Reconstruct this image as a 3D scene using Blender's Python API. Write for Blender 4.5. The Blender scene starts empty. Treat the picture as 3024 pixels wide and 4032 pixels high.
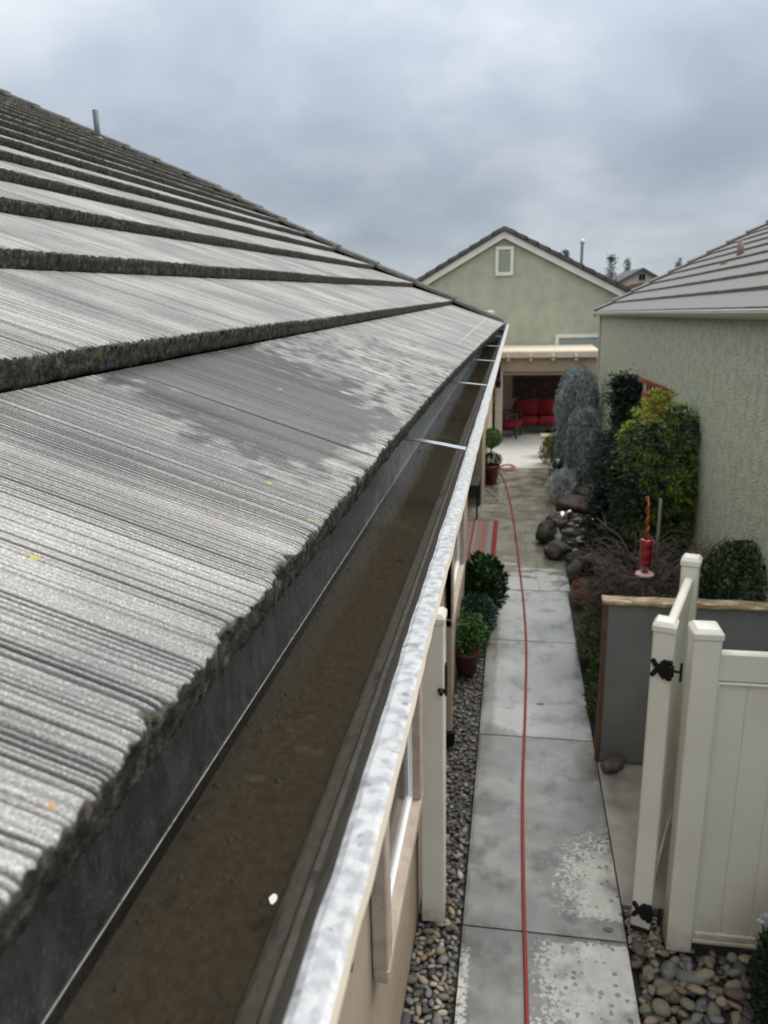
import bpy, math, random
import numpy as np
from mathutils import Matrix, Vector

random.seed(7)
S = bpy.context.scene
C = S.collection

# ------------------------------------------------------------------ camera
CAM_Z = 3.4
cam = bpy.data.objects.new('camera', bpy.data.cameras.new('camera'))
C.objects.link(cam)
r_ = (0.98647, 0.16249, -0.02185); d_ = (0.02288, -0.26846, -0.96302); f_ = (-0.16234, 0.94949, -0.26854)
cam.matrix_world = Matrix(((r_[0], -d_[0], -f_[0], 0), (r_[1], -d_[1], -f_[1], 0),
                           (r_[2], -d_[2], -f_[2], CAM_Z), (0, 0, 0, 1)))
cd = cam.data
cd.sensor_fit = 'VERTICAL'; cd.sensor_height = 36; cd.sensor_width = 27
cd.lens = 27.342; cd.clip_start = 0.02; cd.clip_end = 3000
cd.dof.use_dof = True; cd.dof.focus_distance = 0.85; cd.dof.aperture_fstop = 12.0
S.camera = cam
S.view_settings.view_transform = 'Standard'
S.view_settings.look = 'None'
S.view_settings.gamma = 1.0
S.view_settings.exposure = 0.9
S.cycles.max_bounces = 6
S.cycles.use_denoising = True
S.cycles.caustics_reflective = False
S.cycles.caustics_refractive = False

# ------------------------------------------------------------------ world: overcast sky
SUN_EL, SUN_AZ = math.radians(58), math.radians(60)
W = bpy.data.worlds.new('World'); S.world = W; W.use_nodes = True
nt = W.node_tree; nt.nodes.clear()
def nd(t, tree, **kw):
    n = tree.nodes.new(t)
    for k, v in kw.items(): setattr(n, k, v)
    return n
def lk(tree, a, b): tree.links.new(a, b)
def math_n(tree, op, a, b=None, clamp=False):
    n = nd('ShaderNodeMath', tree, operation=op, use_clamp=clamp)
    for i, v in enumerate((a, b)):
        if v is None: continue
        if isinstance(v, (int, float)): n.inputs[i].default_value = v
        else: lk(tree, v, n.inputs[i])
    return n.outputs[0]
def ramp_n(tree, fac, stops, interp='LINEAR'):
    n = nd('ShaderNodeValToRGB', tree); cr = n.color_ramp; cr.interpolation = interp
    while len(cr.elements) < len(stops): cr.elements.new(0.5)
    for e, (p, c) in zip(cr.elements, stops):
        e.position = p; e.color = (c[0], c[1], c[2], 1) if not isinstance(c, (int, float)) else (c, c, c, 1)
    lk(tree, fac, n.inputs[0]); return n.outputs[0]
def mix_n(tree, fac, a, b, mode='MIX'):
    n = nd('ShaderNodeMix', tree, data_type='RGBA', blend_type=mode)
    if isinstance(fac, (int, float)): n.inputs[0].default_value = fac
    else: lk(tree, fac, n.inputs[0])
    for i, v in ((6, a), (7, b)):
        if isinstance(v, (tuple, list)): n.inputs[i].default_value = (v[0], v[1], v[2], 1)
        else: lk(tree, v, n.inputs[i])
    return n.outputs[2]
out = nd('ShaderNodeOutputWorld', nt); bg = nd('ShaderNodeBackground', nt)
bg.inputs[1].default_value = 0.1
sky = nd('ShaderNodeTexSky', nt, sky_type='NISHITA'); sky.sun_disc = False
sky.sun_elevation = SUN_EL; sky.sun_rotation = SUN_AZ
tc = nd('ShaderNodeTexCoord', nt); sx = nd('ShaderNodeSeparateXYZ', nt)
lk(nt, tc.outputs['Generated'], sx.inputs[0])
zc = math_n(nt, 'MAXIMUM', sx.outputs[2], 0.0)
den = math_n(nt, 'ADD', zc, 0.42)
cu = math_n(nt, 'DIVIDE', sx.outputs[0], den); cv = math_n(nt, 'DIVIDE', sx.outputs[1], den)
cb = nd('ShaderNodeCombineXYZ', nt); lk(nt, cu, cb.inputs[0]); lk(nt, cv, cb.inputs[1])
n1 = nd('ShaderNodeTexNoise', nt); n1.inputs['Scale'].default_value = 1.7; n1.inputs['Detail'].default_value = 5; n1.inputs['Roughness'].default_value = 0.5
n1.inputs['Distortion'].default_value = 0.25
mp1 = nd('ShaderNodeMapping', nt); mp1.inputs['Location'].default_value = (1.42, 8.69, 0.4); lk(nt, cb.outputs[0], mp1.inputs[0]); lk(nt, mp1.outputs[0], n1.inputs['Vector'])
n2 = nd('ShaderNodeTexNoise', nt); n2.inputs['Scale'].default_value = 4.5; n2.inputs['Detail'].default_value = 6; n2.inputs['Roughness'].default_value = 0.5
lk(nt, cb.outputs[0], n2.inputs['Vector'])
cl = math_n(nt, 'ADD', math_n(nt, 'MULTIPLY', n1.outputs[0], 0.72), math_n(nt, 'MULTIPLY', n2.outputs[0], 0.28))
clc = ramp_n(nt, cl, [(0.34, (2.65, 3.02, 3.45)), (0.47, (3.38, 3.78, 4.2)), (0.56, (4.25, 4.6, 4.92)), (0.68, (5.6, 5.85, 6.05))])
# the cloud deck is thinnest overhead: brighter towards the zenith, a pale gap low over the horizon
gz = ramp_n(nt, zc, [(0.0, (0.82, 0.82, 0.82)), (0.05, (0.62, 0.635, 0.67)), (0.13, (0.61, 0.615, 0.64)), (0.22, (0.86, 0.865, 0.875)), (0.30, (1.10, 1.09, 1.08)), (0.5, (1.9, 1.8, 1.68)), (1.0, (2.5, 2.36, 2.16))])
cl2 = mix_n(nt, 1.0, clc, gz, 'MULTIPLY')
skc = mix_n(nt, 0.92, sky.outputs[0], cl2)
lk(nt, skc, bg.inputs[0]); lk(nt, bg.outputs[0], out.inputs[0])

# ------------------------------------------------------------------ sun (veiled by the overcast)
sl = bpy.data.lights.new('sun', 'SUN'); sl.energy = 1.5; sl.angle = math.radians(40); sl.color = (1.0, 0.95, 0.88)
so = bpy.data.objects.new('sun', sl); C.objects.link(so)
sd = Vector((math.sin(SUN_AZ) * math.cos(SUN_EL), math.cos(SUN_AZ) * math.cos(SUN_EL), math.sin(SUN_EL)))
so.rotation_euler = sd.to_track_quat('Z', 'Y').to_euler()

# ------------------------------------------------------------------ materials
MATS = {}
def mat(name, c1, c2=None, scale=8.0, rough=0.7, metal=0.0, bump=0.0, bscale=60.0, spec=0.5, stretch=None,
        coord='Object', detail=4, lo=0.35, hi=0.65, rough2=None, c3=None, s3=30.0, t3=0.62, island=0.0, coat=0.0):
    """A Principled material: two colours mixed by noise, an optional third fleck colour, fine bump."""
    m = bpy.data.materials.new(name); m.use_nodes = True; t = m.node_tree
    b = t.nodes['Principled BSDF']
    b.inputs['Roughness'].default_value = rough; b.inputs['Metallic'].default_value = metal
    b.inputs['Specular IOR Level'].default_value = spec
    if coat: b.inputs['Coat Weight'].default_value = coat; b.inputs['Coat Roughness'].default_value = 0.08
    tc = nd('ShaderNodeTexCoord', t); vec = tc.outputs[coord]
    if stretch:
        mp = nd('ShaderNodeMapping', t); mp.inputs['Scale'].default_value = stretch; lk(t, vec, mp.inputs[0]); vec = mp.outputs[0]
    col = None
    if c2 is not None:
        n = nd('ShaderNodeTexNoise', t); n.inputs['Scale'].default_value = scale; n.inputs['Detail'].default_value = detail
        lk(t, vec, n.inputs['Vector'])
        col = ramp_n(t, n.outputs[0], [(lo, c1), (hi, c2)])
        if rough2 is not None: lk(t, ramp_n(t, n.outputs[0], [(lo, rough), (hi, rough2)]), b.inputs['Roughness'])
        if c3 is not None:
            n3 = nd('ShaderNodeTexNoise', t); n3.inputs['Scale'].default_value = s3; n3.inputs['Detail'].default_value = 3
            lk(t, vec, n3.inputs['Vector'])
            col = mix_n(t, ramp_n(t, n3.outputs[0], [(t3, 0.0), (t3 + 0.05, 1.0)]), col, c3)
    if island:
        g = nd('ShaderNodeNewGeometry', t)
        v = ramp_n(t, g.outputs['Random Per Island'], [(0, 1 - island), (1, 1 + island)])
        if col is None:
            rgb = nd('ShaderNodeRGB', t); rgb.outputs[0].default_value = (*c1, 1); col = rgb.outputs[0]
        col = mix_n(t, 1.0, col, v, 'MULTIPLY')
    if col is None: b.inputs['Base Color'].default_value = (*c1, 1)
    else: lk(t, col, b.inputs['Base Color'])
    if bump:
        nb = nd('ShaderNodeTexNoise', t); nb.inputs['Scale'].default_value = bscale; nb.inputs['Detail'].default_value = 5
        lk(t, vec, nb.inputs['Vector'])
        bp = nd('ShaderNodeBump', t); bp.inputs['Strength'].default_value = 1.0; bp.inputs['Distance'].default_value = bump
        lk(t, nb.outputs[0], bp.inputs['Height']); lk(t, bp.outputs[0], b.inputs['Normal'])
    MATS[name] = m
    return m

# ------------------------------------------------------------------ mesh helpers
class MB:
    def __init__(s): s.v = []; s.f = []; s.mi = []; s.cur = 0
    def add(s, V, F):
        o = len(s.v); s.v += [tuple(p) for p in V]; s.f += [tuple(i + o for i in f) for f in F]; s.mi += [s.cur] * len(F); return s
    def box(s, a, b, bev=0.0):
        x0, y0, z0 = [min(p, q) for p, q in zip(a, b)]; x1, y1, z1 = [max(p, q) for p, q in zip(a, b)]
        if bev <= 0:
            V = [(x0, y0, z0), (x1, y0, z0), (x1, y1, z0), (x0, y1, z0), (x0, y0, z1), (x1, y0, z1), (x1, y1, z1), (x0, y1, z1)]
            return s.add(V, [(0, 3, 2, 1), (4, 5, 6, 7), (0, 1, 5, 4), (1, 2, 6, 5), (2, 3, 7, 6), (3, 0, 4, 7)])
        c = bev; V = []
        for z, i in ((z0, c), (z0 + c, 0), (z1 - c, 0), (z1, c)):
            X0, X1, Y0, Y1 = x0 + i, x1 - i, y0 + i, y1 - i
            k = c if i == 0 else c * 0.6
            V += [(X0 + k, Y0, z), (X1 - k, Y0, z), (X1, Y0 + k, z), (X1, Y1 - k, z), (X1 - k, Y1, z), (X0 + k, Y1, z), (X0, Y1 - k, z), (X0, Y0 + k, z)]
        F = [tuple(range(7, -1, -1)), tuple(range(24, 32))]
        for l in range(3):
            for k in range(8):
                F.append((l * 8 + k, l * 8 + (k + 1) % 8, l * 8 + 8 + (k + 1) % 8, l * 8 + 8 + k))
        return s.add(V, F)
    def prism(s, poly, axis, a, b):
        """poly: 2-D outline; extruded along axis from a to b (axis 1 = y: poly is x,z; 0 = x: poly is y,z; 2 = z: poly is x,y)"""
        n = len(poly)
        def pt(p, t): return {1: (p[0], t, p[1]), 0: (t, p[0], p[1]), 2: (p[0], p[1], t)}[axis]
        V = [pt(p, a) for p in poly] + [pt(p, b) for p in poly]
        F = [tuple(range(n)), tuple(range(2 * n - 1, n - 1, -1))] + [(i, n + i, n + (i + 1) % n, (i + 1) % n) for i in range(n)]
        return s.add(V, F)
    def tube(s, pts, r, n=8, cap=True):
        pts = [Vector(p) for p in pts]; rs = r if isinstance(r, (list, tuple)) else [r] * len(pts)
        V = []; F = []
        up = Vector((0, 0, 1)); prev = None
        for i, p in enumerate(pts):
            t = (pts[min(i + 1, len(pts) - 1)] - pts[max(i - 1, 0)]).normalized()
            a = prev if prev is not None else (up if abs(t.z) < 0.9 else Vector((1, 0, 0)))
            u = (a - t * a.dot(t)).normalized(); w = t.cross(u); prev = u
            for k in range(n):
                an = 2 * math.pi * k / n
                V.append(p + (u * math.cos(an) + w * math.sin(an)) * rs[i])
        for i in range(len(pts) - 1):
            for k in range(n): F.append((i * n + k, i * n + (k + 1) % n, (i + 1) * n + (k + 1) % n, (i + 1) * n + k))
        if cap: F += [tuple(range(n - 1, -1, -1)), tuple(range((len(pts) - 1) * n, len(pts) * n))]
        return s.add(V, F)
    def lathe(s, prof, c=(0, 0, 0), n=20):
        V = []; F = []
        for r, z in prof:
            for k in range(n):
                a = 2 * math.pi * k / n; V.append((c[0] + r * math.cos(a), c[1] + r * math.sin(a), c[2] + z))
        for i in range(len(prof) - 1):
            for k in range(n): F.append((i * n + k, i * n + (k + 1) % n, (i + 1) * n + (k + 1) % n, (i + 1) * n + k))
        F += [tuple(range(n - 1, -1, -1)), tuple(range((len(prof) - 1) * n, len(prof) * n))]
        return s.add(V, F)

def mesh_from(V, F, mats, mi=None, smooth=False, name='mesh'):
    me = bpy.data.meshes.new(name)
    if isinstance(F, np.ndarray):
        n, k = F.shape
        me.vertices.add(len(V)); me.vertices.foreach_set('co', np.asarray(V, np.float32).ravel())
        me.loops.add(n * k); me.loops.foreach_set('vertex_index', F.astype(np.int32).ravel())
        me.polygons.add(n); me.polygons.foreach_set('loop_start', np.arange(0, n * k, k, dtype=np.int32))
        me.polygons.foreach_set('loop_total', np.full(n, k, np.int32))
        me.update(calc_edges=True)
    else:
        me.from_pydata([tuple(v) for v in V], [], F)
    for m in (mats if isinstance(mats, (list, tuple)) else [mats]): me.materials.append(m)
    if mi is not None: me.polygons.foreach_set('material_index', np.asarray(mi, np.int32))
    me.polygons.foreach_set('use_smooth', np.full(len(me.polygons), smooth, bool))
    me.validate(); me.update()
    return me
def link(name, me, parent=None, label=None):
    o = bpy.data.objects.new(name, me); C.objects.link(o)
    if parent is not None: o.parent = parent
    if label: o['label'] = label
    return o
def offs(parent):
    x = y = z = 0.0
    p = parent
    while p is not None: x += p.location.x; y += p.location.y; z += p.location.z; p = p.parent
    return np.array((x, y, z))
def obj(name, mb, m, parent=None, smooth=False, label=None, world=True):
    """world=True: coordinates in mb are world ones and are brought into the parent's space (parents here carry no rotation then)"""
    V = np.array(mb.v, float)
    if world and parent is not None: V = V - offs(parent)
    me = mesh_from(V, mb.f, m, mb.mi if isinstance(m, (list, tuple)) and len(m) > 1 else None, smooth, name)
    if not smooth or True:
        pass
    return link(name, me, parent, label)
def tag(o, label, cat, group=None):
    o['label'] = label; o['category'] = cat
    if group: o['group'] = group
    return o
def thing(name, label, cat, loc=(0, 0, 0), group=None, rot=None):
    o = bpy.data.objects.new(name, None); C.objects.link(o); o.location = loc; o.empty_display_size = 0.1
    if rot: o.rotation_euler = rot
    return tag(o, label, cat, group)
def struct(name, me_or_mb, m, kind='structure', smooth=False):
    if isinstance(me_or_mb, MB): o = obj(name, me_or_mb, m, None, smooth)
    else: o = link(name, me_or_mb)
    o['kind'] = kind
    return o
def solo(name, mb, m, label, cat, group=None, smooth=False, loc=None):
    """a thing that is one mesh, with its origin at its own base"""
    V = np.array(mb.v, float)
    if loc is None: loc = ((V[:, 0].min() + V[:, 0].max()) / 2, (V[:, 1].min() + V[:, 1].max()) / 2, V[:, 2].min())
    me = mesh_from(V - np.array(loc), mb.f, m, mb.mi if isinstance(m, (list, tuple)) and len(m) > 1 else None, smooth, name)
    o = link(name, me); o.location = loc
    return tag(o, label, cat, group)

# value noise (numpy)
def _h(i, j, k):
    i = np.asarray(i, np.int64); j = np.asarray(j, np.int64)
    n = (i * 374761393 + j * 668265263 + k * 1274126177) & 0xffffffff
    n = ((n ^ (n >> 13)) * 1274126177) & 0xffffffff
    return ((n ^ (n >> 16)) & 0xffff) / 65535.0
def vn(x, y=0.0, k=0):
    x = np.asarray(x, float); y = np.asarray(y, float) + 0 * x; x = x + 0 * y
    i = np.floor(x); j = np.floor(y); u = x - i; v = y - j
    u = u * u * (3 - 2 * u); v = v * v * (3 - 2 * v)
    a = _h(i, j, k); b = _h(i + 1, j, k); c = _h(i, j + 1, k); d = _h(i + 1, j + 1, k)
    return (a * (1 - u) + b * u) * (1 - v) + (c * (1 - u) + d * u) * v
def fbm(x, y=0.0, k=0, o=3):
    s = 0; a = 0.5; t = 0
    for q in range(o): s = s + a * vn(np.asarray(x) * 2 ** q, np.asarray(y) * 2 ** q, k + q * 17); t += a; a *= 0.5
    return s / t
def sstep(a, b, x):
    t = np.clip((x - a) / (b - a), 0, 1); return t * t * (3 - 2 * t)

# ------------------------------------------------------------------ material library
mat('stucco_tan', (0.36, 0.29, 0.215), (0.42, 0.345, 0.26), 3, 0.9, bump=0.004, bscale=140)
mat('trim_tan', (0.40, 0.325, 0.27), (0.50, 0.42, 0.35), 14, 0.9, bump=0.004, bscale=110)
mat('cream_paint', (0.55, 0.48, 0.38), (0.62, 0.55, 0.45), 10, 0.55)
mat('stucco_green', (0.315, 0.345, 0.255), (0.415, 0.445, 0.34), 9, 0.92, bump=0.02, bscale=45, detail=10, lo=0.40, hi=0.60,
    c3=(0.455, 0.485, 0.385), s3=30, t3=0.56)
mat('stucco_green_far', (0.345, 0.36, 0.28), (0.425, 0.44, 0.345), 3, 0.92, bump=0.01, bscale=40, detail=7)
mat('white_paint', (0.62, 0.63, 0.58), (0.70, 0.71, 0.66), 5, 0.5)
mat('white_vinyl', (0.74, 0.715, 0.635), (0.81, 0.79, 0.72), 2.2, 0.36, spec=0.5, detail=7, c3=(0.68, 0.65, 0.57), s3=5, t3=0.66)
def splash():
    m = MATS['white_vinyl']; t = m.node_tree; b = t.nodes['Principled BSDF']; src = b.inputs['Base Color'].links[0].from_socket
    g = nd('ShaderNodeNewGeometry', t); sp = nd('ShaderNodeSeparateXYZ', t); lk(t, g.outputs['Position'], sp.inputs[0])
    n = nd('ShaderNodeTexNoise', t); n.inputs['Scale'].default_value = 14; n.inputs['Detail'].default_value = 7; lk(t, g.outputs['Position'], n.inputs['Vector'])
    f = math_n(t, 'SUBTRACT', math_n(t, 'ADD', math_n(t, 'MULTIPLY', sp.outputs[2], -3.2), 1.0), math_n(t, 'MULTIPLY', n.outputs[0], 1.1))
    lk(t, mix_n(t, ramp_n(t, f, [(0.0, 0.0), (0.5, 0.55)]), src, (0.30, 0.26, 0.19)), b.inputs['Base Color'])
splash()
mat('window_white', (0.80, 0.80, 0.80), None, rough=0.35)
mat('black_metal', (0.004, 0.004, 0.0045), None, rough=0.5, spec=0.3)
mat('dark_metal', (0.03, 0.03, 0.033), (0.05, 0.048, 0.045), 12, 0.45)
mat('glass_dark', (0.006, 0.007, 0.008), None, rough=0.10, spec=0.12)
mat('roof_far', (0.065, 0.065, 0.068), (0.11, 0.108, 0.108), 6, 0.85, bump=0.01, bscale=30)
mat('roof_right', (0.125, 0.118, 0.115), (0.20, 0.19, 0.185), 3, 0.8, bump=0.004, bscale=1.0, stretch=(4, 160, 4), detail=4)
mat('roof_right_edge', (0.07, 0.068, 0.055), (0.12, 0.112, 0.09), 12, 0.9, bump=0.006, bscale=60)
mat('gutter_right', (0.40, 0.42, 0.37), (0.46, 0.48, 0.43), 6, 0.45)
mat('galvanised', (0.33, 0.338, 0.345), (0.46, 0.465, 0.47), 130, 0.42, metal=0.45, bump=0.0004, bscale=260, lo=0.40, hi=0.58, rough2=0.55, detail=7, c3=(0.24, 0.245, 0.25), s3=85, t3=0.645)
mat('bright_metal', (0.75, 0.76, 0.78), None, rough=0.28, metal=0.9)
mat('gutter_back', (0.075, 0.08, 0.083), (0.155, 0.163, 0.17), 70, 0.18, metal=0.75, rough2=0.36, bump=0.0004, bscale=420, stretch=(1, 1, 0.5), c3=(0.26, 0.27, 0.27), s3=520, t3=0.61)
def back_sheen_grime():
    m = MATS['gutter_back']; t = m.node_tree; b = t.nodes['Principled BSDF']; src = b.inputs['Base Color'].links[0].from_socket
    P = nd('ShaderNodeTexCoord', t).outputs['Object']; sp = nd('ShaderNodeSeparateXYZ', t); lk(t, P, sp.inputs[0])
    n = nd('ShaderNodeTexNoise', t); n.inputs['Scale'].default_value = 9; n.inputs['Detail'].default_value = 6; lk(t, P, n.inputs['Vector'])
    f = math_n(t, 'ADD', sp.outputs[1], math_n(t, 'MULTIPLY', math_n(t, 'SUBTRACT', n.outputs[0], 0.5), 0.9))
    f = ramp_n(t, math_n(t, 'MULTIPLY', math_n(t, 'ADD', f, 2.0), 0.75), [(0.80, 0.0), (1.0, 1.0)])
    col = mix_n(t, f, src, mix_n(t, n.outputs[0], (0.30, 0.33, 0.36), (0.52, 0.55, 0.58)))  # far stretch paled to blue-grey: mirrored sky brightness put into the colour
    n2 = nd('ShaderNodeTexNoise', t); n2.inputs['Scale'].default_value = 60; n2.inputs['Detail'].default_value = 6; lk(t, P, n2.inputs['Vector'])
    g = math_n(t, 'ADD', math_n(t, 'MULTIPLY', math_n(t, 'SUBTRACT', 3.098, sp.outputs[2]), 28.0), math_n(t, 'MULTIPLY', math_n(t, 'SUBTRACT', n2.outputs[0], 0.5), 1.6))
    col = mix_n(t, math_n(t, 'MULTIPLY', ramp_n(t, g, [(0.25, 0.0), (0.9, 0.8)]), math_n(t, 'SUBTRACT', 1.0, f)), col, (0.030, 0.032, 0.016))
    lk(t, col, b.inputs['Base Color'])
back_sheen_grime()
mat('gutter_front', (0.070, 0.062, 0.049), (0.115, 0.102, 0.080), 150, 0.6, bump=0.0002, bscale=260, detail=7, c3=(0.045, 0.042, 0.036), s3=40, t3=0.62)
mat('sediment', (0.046, 0.040, 0.029), (0.068, 0.060, 0.046), 130, 0.85, bump=0.0015, bscale=330, detail=12, lo=0.36, hi=0.66, c3=(0.085, 0.082, 0.074), s3=24, t3=0.69)
mat('grit', (0.02, 0.018, 0.014), None, rough=0.9)
mat('paper_white', (0.8, 0.79, 0.77), None, rough=0.7)
mat('soil', (0.022, 0.017, 0.013), (0.055, 0.044, 0.034), 9, 0.85, bump=0.02, bscale=45, detail=8)
mat('gravel_dark', (0.035, 0.033, 0.03), (0.10, 0.095, 0.085), 60, 0.7, bump=0.01, bscale=90)
mat('stamped', (0.17, 0.16, 0.12), (0.25, 0.24, 0.19), 3.0, 0.12, rough2=0.5, bump=0.003, bscale=20, detail=6, c3=(0.33, 0.32, 0.28), s3=5, t3=0.62)
def pale_start():
    m = MATS['stamped']; t = m.node_tree; b = t.nodes['Principled BSDF']; src = b.inputs['Base Color'].links[0].from_socket
    P = nd('ShaderNodeTexCoord', t).outputs['Object']; sp = nd('ShaderNodeSeparateXYZ', t); lk(t, P, sp.inputs[0])
    n = nd('ShaderNodeTexNoise', t); n.inputs['Scale'].default_value = 3.2; n.inputs['Detail'].default_value = 7
    mp = nd('ShaderNodeMapping', t); mp.inputs['Scale'].default_value = (0.7, 1.6, 1); lk(t, P, mp.inputs[0]); lk(t, mp.outputs[0], n.inputs['Vector'])
    f = math_n(t, 'ADD', math_n(t, 'MULTIPLY', sp.outputs[1], -0.55), math_n(t, 'MULTIPLY', n.outputs[0], 1.5))
    lk(t, mix_n(t, ramp_n(t, math_n(t, 'ADD', f, 4.6), [(0.17, 0.0), (0.24, 1.0)]), src, (0.52, 0.525, 0.515)), b.inputs['Base Color'])
pale_start()
mat('patio_pale', (0.55, 0.55, 0.52), (0.66, 0.66, 0.63), 4, 0.45, rough2=0.3, c3=(0.38, 0.38, 0.35), s3=9, t3=0.64)
mat('pad', (0.22, 0.21, 0.185), (0.43, 0.41, 0.37), 3.5, 0.5, rough2=0.8, bump=0.002, bscale=60, detail=7)
mat('hose_red', (0.36, 0.035, 0.028), (0.30, 0.03, 0.025), 3, 0.35)
mat('hose_dull', (0.33, 0.11, 0.09), (0.36, 0.14, 0.115), 3, 0.45)
mat('grey_panel', (0.185, 0.20, 0.206), (0.24, 0.257, 0.264), 2.5, 0.35, detail=6)
mat('old_wood', (0.26, 0.17, 0.09), (0.52, 0.40, 0.25), 6, 0.6, stretch=(1, 6, 6), bump=0.01, bscale=20, c3=(0.80, 0.72, 0.54), s3=9, t3=0.56)
mat('brown_wood', (0.10, 0.052, 0.03), (0.16, 0.09, 0.05), 8, 0.6, stretch=(6, 6, 1))
mat('weathered_stake', (0.24, 0.22, 0.16), (0.30, 0.28, 0.21), 10, 0.7)
mat('copper', (0.50, 0.13, 0.05), (0.38, 0.09, 0.04), 30, 0.35, metal=0.5)
mat('red_glass', (0.24, 0.004, 0.012), None, rough=0.08, coat=1.0)
mat('feeder_dish', (0.62, 0.50, 0.48), (0.70, 0.30, 0.30), 40, 0.3)
mat('red_cushion', (0.22, 0.006, 0.018), (0.28, 0.010, 0.026), 10, 0.85)
mat('terracotta', (0.10, 0.036, 0.024), (0.16, 0.055, 0.036), 8, 0.75)
mat('glazed_red', (0.13, 0.025, 0.02), (0.2, 0.05, 0.035), 8, 0.3)
mat('rust_paint', (0.22, 0.05, 0.025), (0.30, 0.075, 0.035), 12, 0.6)
mat('concrete_ornament', (0.24, 0.21, 0.16), (0.34, 0.30, 0.24), 14, 0.85, bump=0.006, bscale=60)
mat('navy_glaze', (0.012, 0.016, 0.05), None, rough=0.12, coat=1.0)
mat('silver', (0.75, 0.76, 0.78), None, rough=0.2, metal=0.9)
mat('bark', (0.09, 0.07, 0.05), (0.15, 0.12, 0.09), 20, 0.9)
mat('twig', (0.06, 0.047, 0.038), (0.17, 0.135, 0.11), 6, 0.75, island=0.45)
mat('cream_wall_far', (0.50, 0.44, 0.36), (0.56, 0.50, 0.42), 2, 0.9)
mat('roof_brown_far', (0.13, 0.085, 0.07), (0.18, 0.12, 0.1), 4, 0.9)
mat('blind_teal', (0.30, 0.38, 0.37), (0.36, 0.43, 0.42), 3, 0.5)
mat('louvre', (0.40, 0.43, 0.36), None, rough=0.6)
mat('pipe_grey', (0.055, 0.065, 0.07), (0.075, 0.085, 0.09), 9, 0.5)
mat('pipe_pale', (0.62, 0.65, 0.66), None, rough=0.5)
mat('pipe_brown', (0.16, 0.12, 0.105), (0.2, 0.15, 0.13), 9, 0.6)
def leafmat(name, c1, c2, scale=5.0, island=0.5, rough=0.5, spec=0.35):
    return mat(name, c1, c2, scale, rough, spec=spec, island=island, lo=0.3, hi=0.7)
leafmat('leaf_deep', (0.012, 0.035, 0.010), (0.035, 0.085, 0.022))
leafmat('leaf_bright', (0.025, 0.08, 0.012), (0.06, 0.15, 0.025))
leafmat('leaf_blue', (0.025, 0.058, 0.038), (0.055, 0.105, 0.07))
leafmat('leaf_fresh', (0.04, 0.12, 0.012), (0.09, 0.19, 0.03))
leafmat('spruce_blue', (0.13, 0.165, 0.17), (0.36, 0.42, 0.42), 11, 0.45, 0.7)
leafmat('conifer_dark', (0.012, 0.026, 0.018), (0.035, 0.06, 0.042), 5, 0.5, 0.6)
leafmat('star_leaf', (0.17, 0.25, 0.02), (0.36, 0.42, 0.05), 6, 0.3, 0.5)
leafmat('under_leaf', (0.014, 0.033, 0.016), (0.035, 0.075, 0.03))
leafmat('silver_leaf', (0.42, 0.47, 0.47), (0.68, 0.73, 0.71), 8, 0.35, 0.7)
leafmat('gold_leaf', (0.08, 0.10, 0.008), (0.17, 0.17, 0.02), 8, 0.45)
leafmat('variegated', (0.07, 0.11, 0.05), (0.30, 0.34, 0.20), 20, 0.5)
leafmat('box_leaf', (0.012, 0.028, 0.010), (0.03, 0.058, 0.018), 8, 0.5, 0.4)
leafmat('corner_leaf', (0.008, 0.024, 0.014), (0.022, 0.055, 0.028), 8, 0.5, 0.4)
leafmat('pale_petal', (0.55, 0.62, 0.66), (0.62, 0.68, 0.70), 8, 0.2)
leafmat('dry_green', (0.045, 0.052, 0.028), (0.085, 0.09, 0.05), 8, 0.5)
leafmat('far_tree', (0.03, 0.045, 0.042), (0.05, 0.068, 0.062), 2, 0.4)
for nme, a, b in (('grey', (0.15, 0.155, 0.155), (0.25, 0.25, 0.245)), ('tan', (0.27, 0.21, 0.14), (0.38, 0.31, 0.22)),
                  ('brown', (0.10, 0.078, 0.058), (0.17, 0.135, 0.105)), ('pale', (0.40, 0.37, 0.31), (0.50, 0.46, 0.39)),
                  ('olive', (0.17, 0.16, 0.11), (0.25, 0.235, 0.17)), ('rust', (0.20, 0.115, 0.065), (0.27, 0.165, 0.10)),
                  ('dark', (0.045, 0.047, 0.05), (0.085, 0.088, 0.09))):
    mat('stone_' + nme, a, b, 25, 0.42, bump=0.0012, bscale=180, detail=7, rough2=0.6)
mat('boulder_dark', (0.020, 0.018, 0.012), (0.05, 0.044, 0.03), 7, 0.7, bump=0.02, bscale=25, detail=8, c3=(0.045, 0.052, 0.02), s3=9, t3=0.56)
mat('boulder_grey', (0.045, 0.042, 0.036), (0.10, 0.093, 0.08), 7, 0.6, bump=0.02, bscale=25, detail=8)
mat('boulder_red', (0.06, 0.04, 0.032), (0.11, 0.074, 0.058), 7, 0.6, bump=0.02, bscale=25, detail=8)

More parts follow.
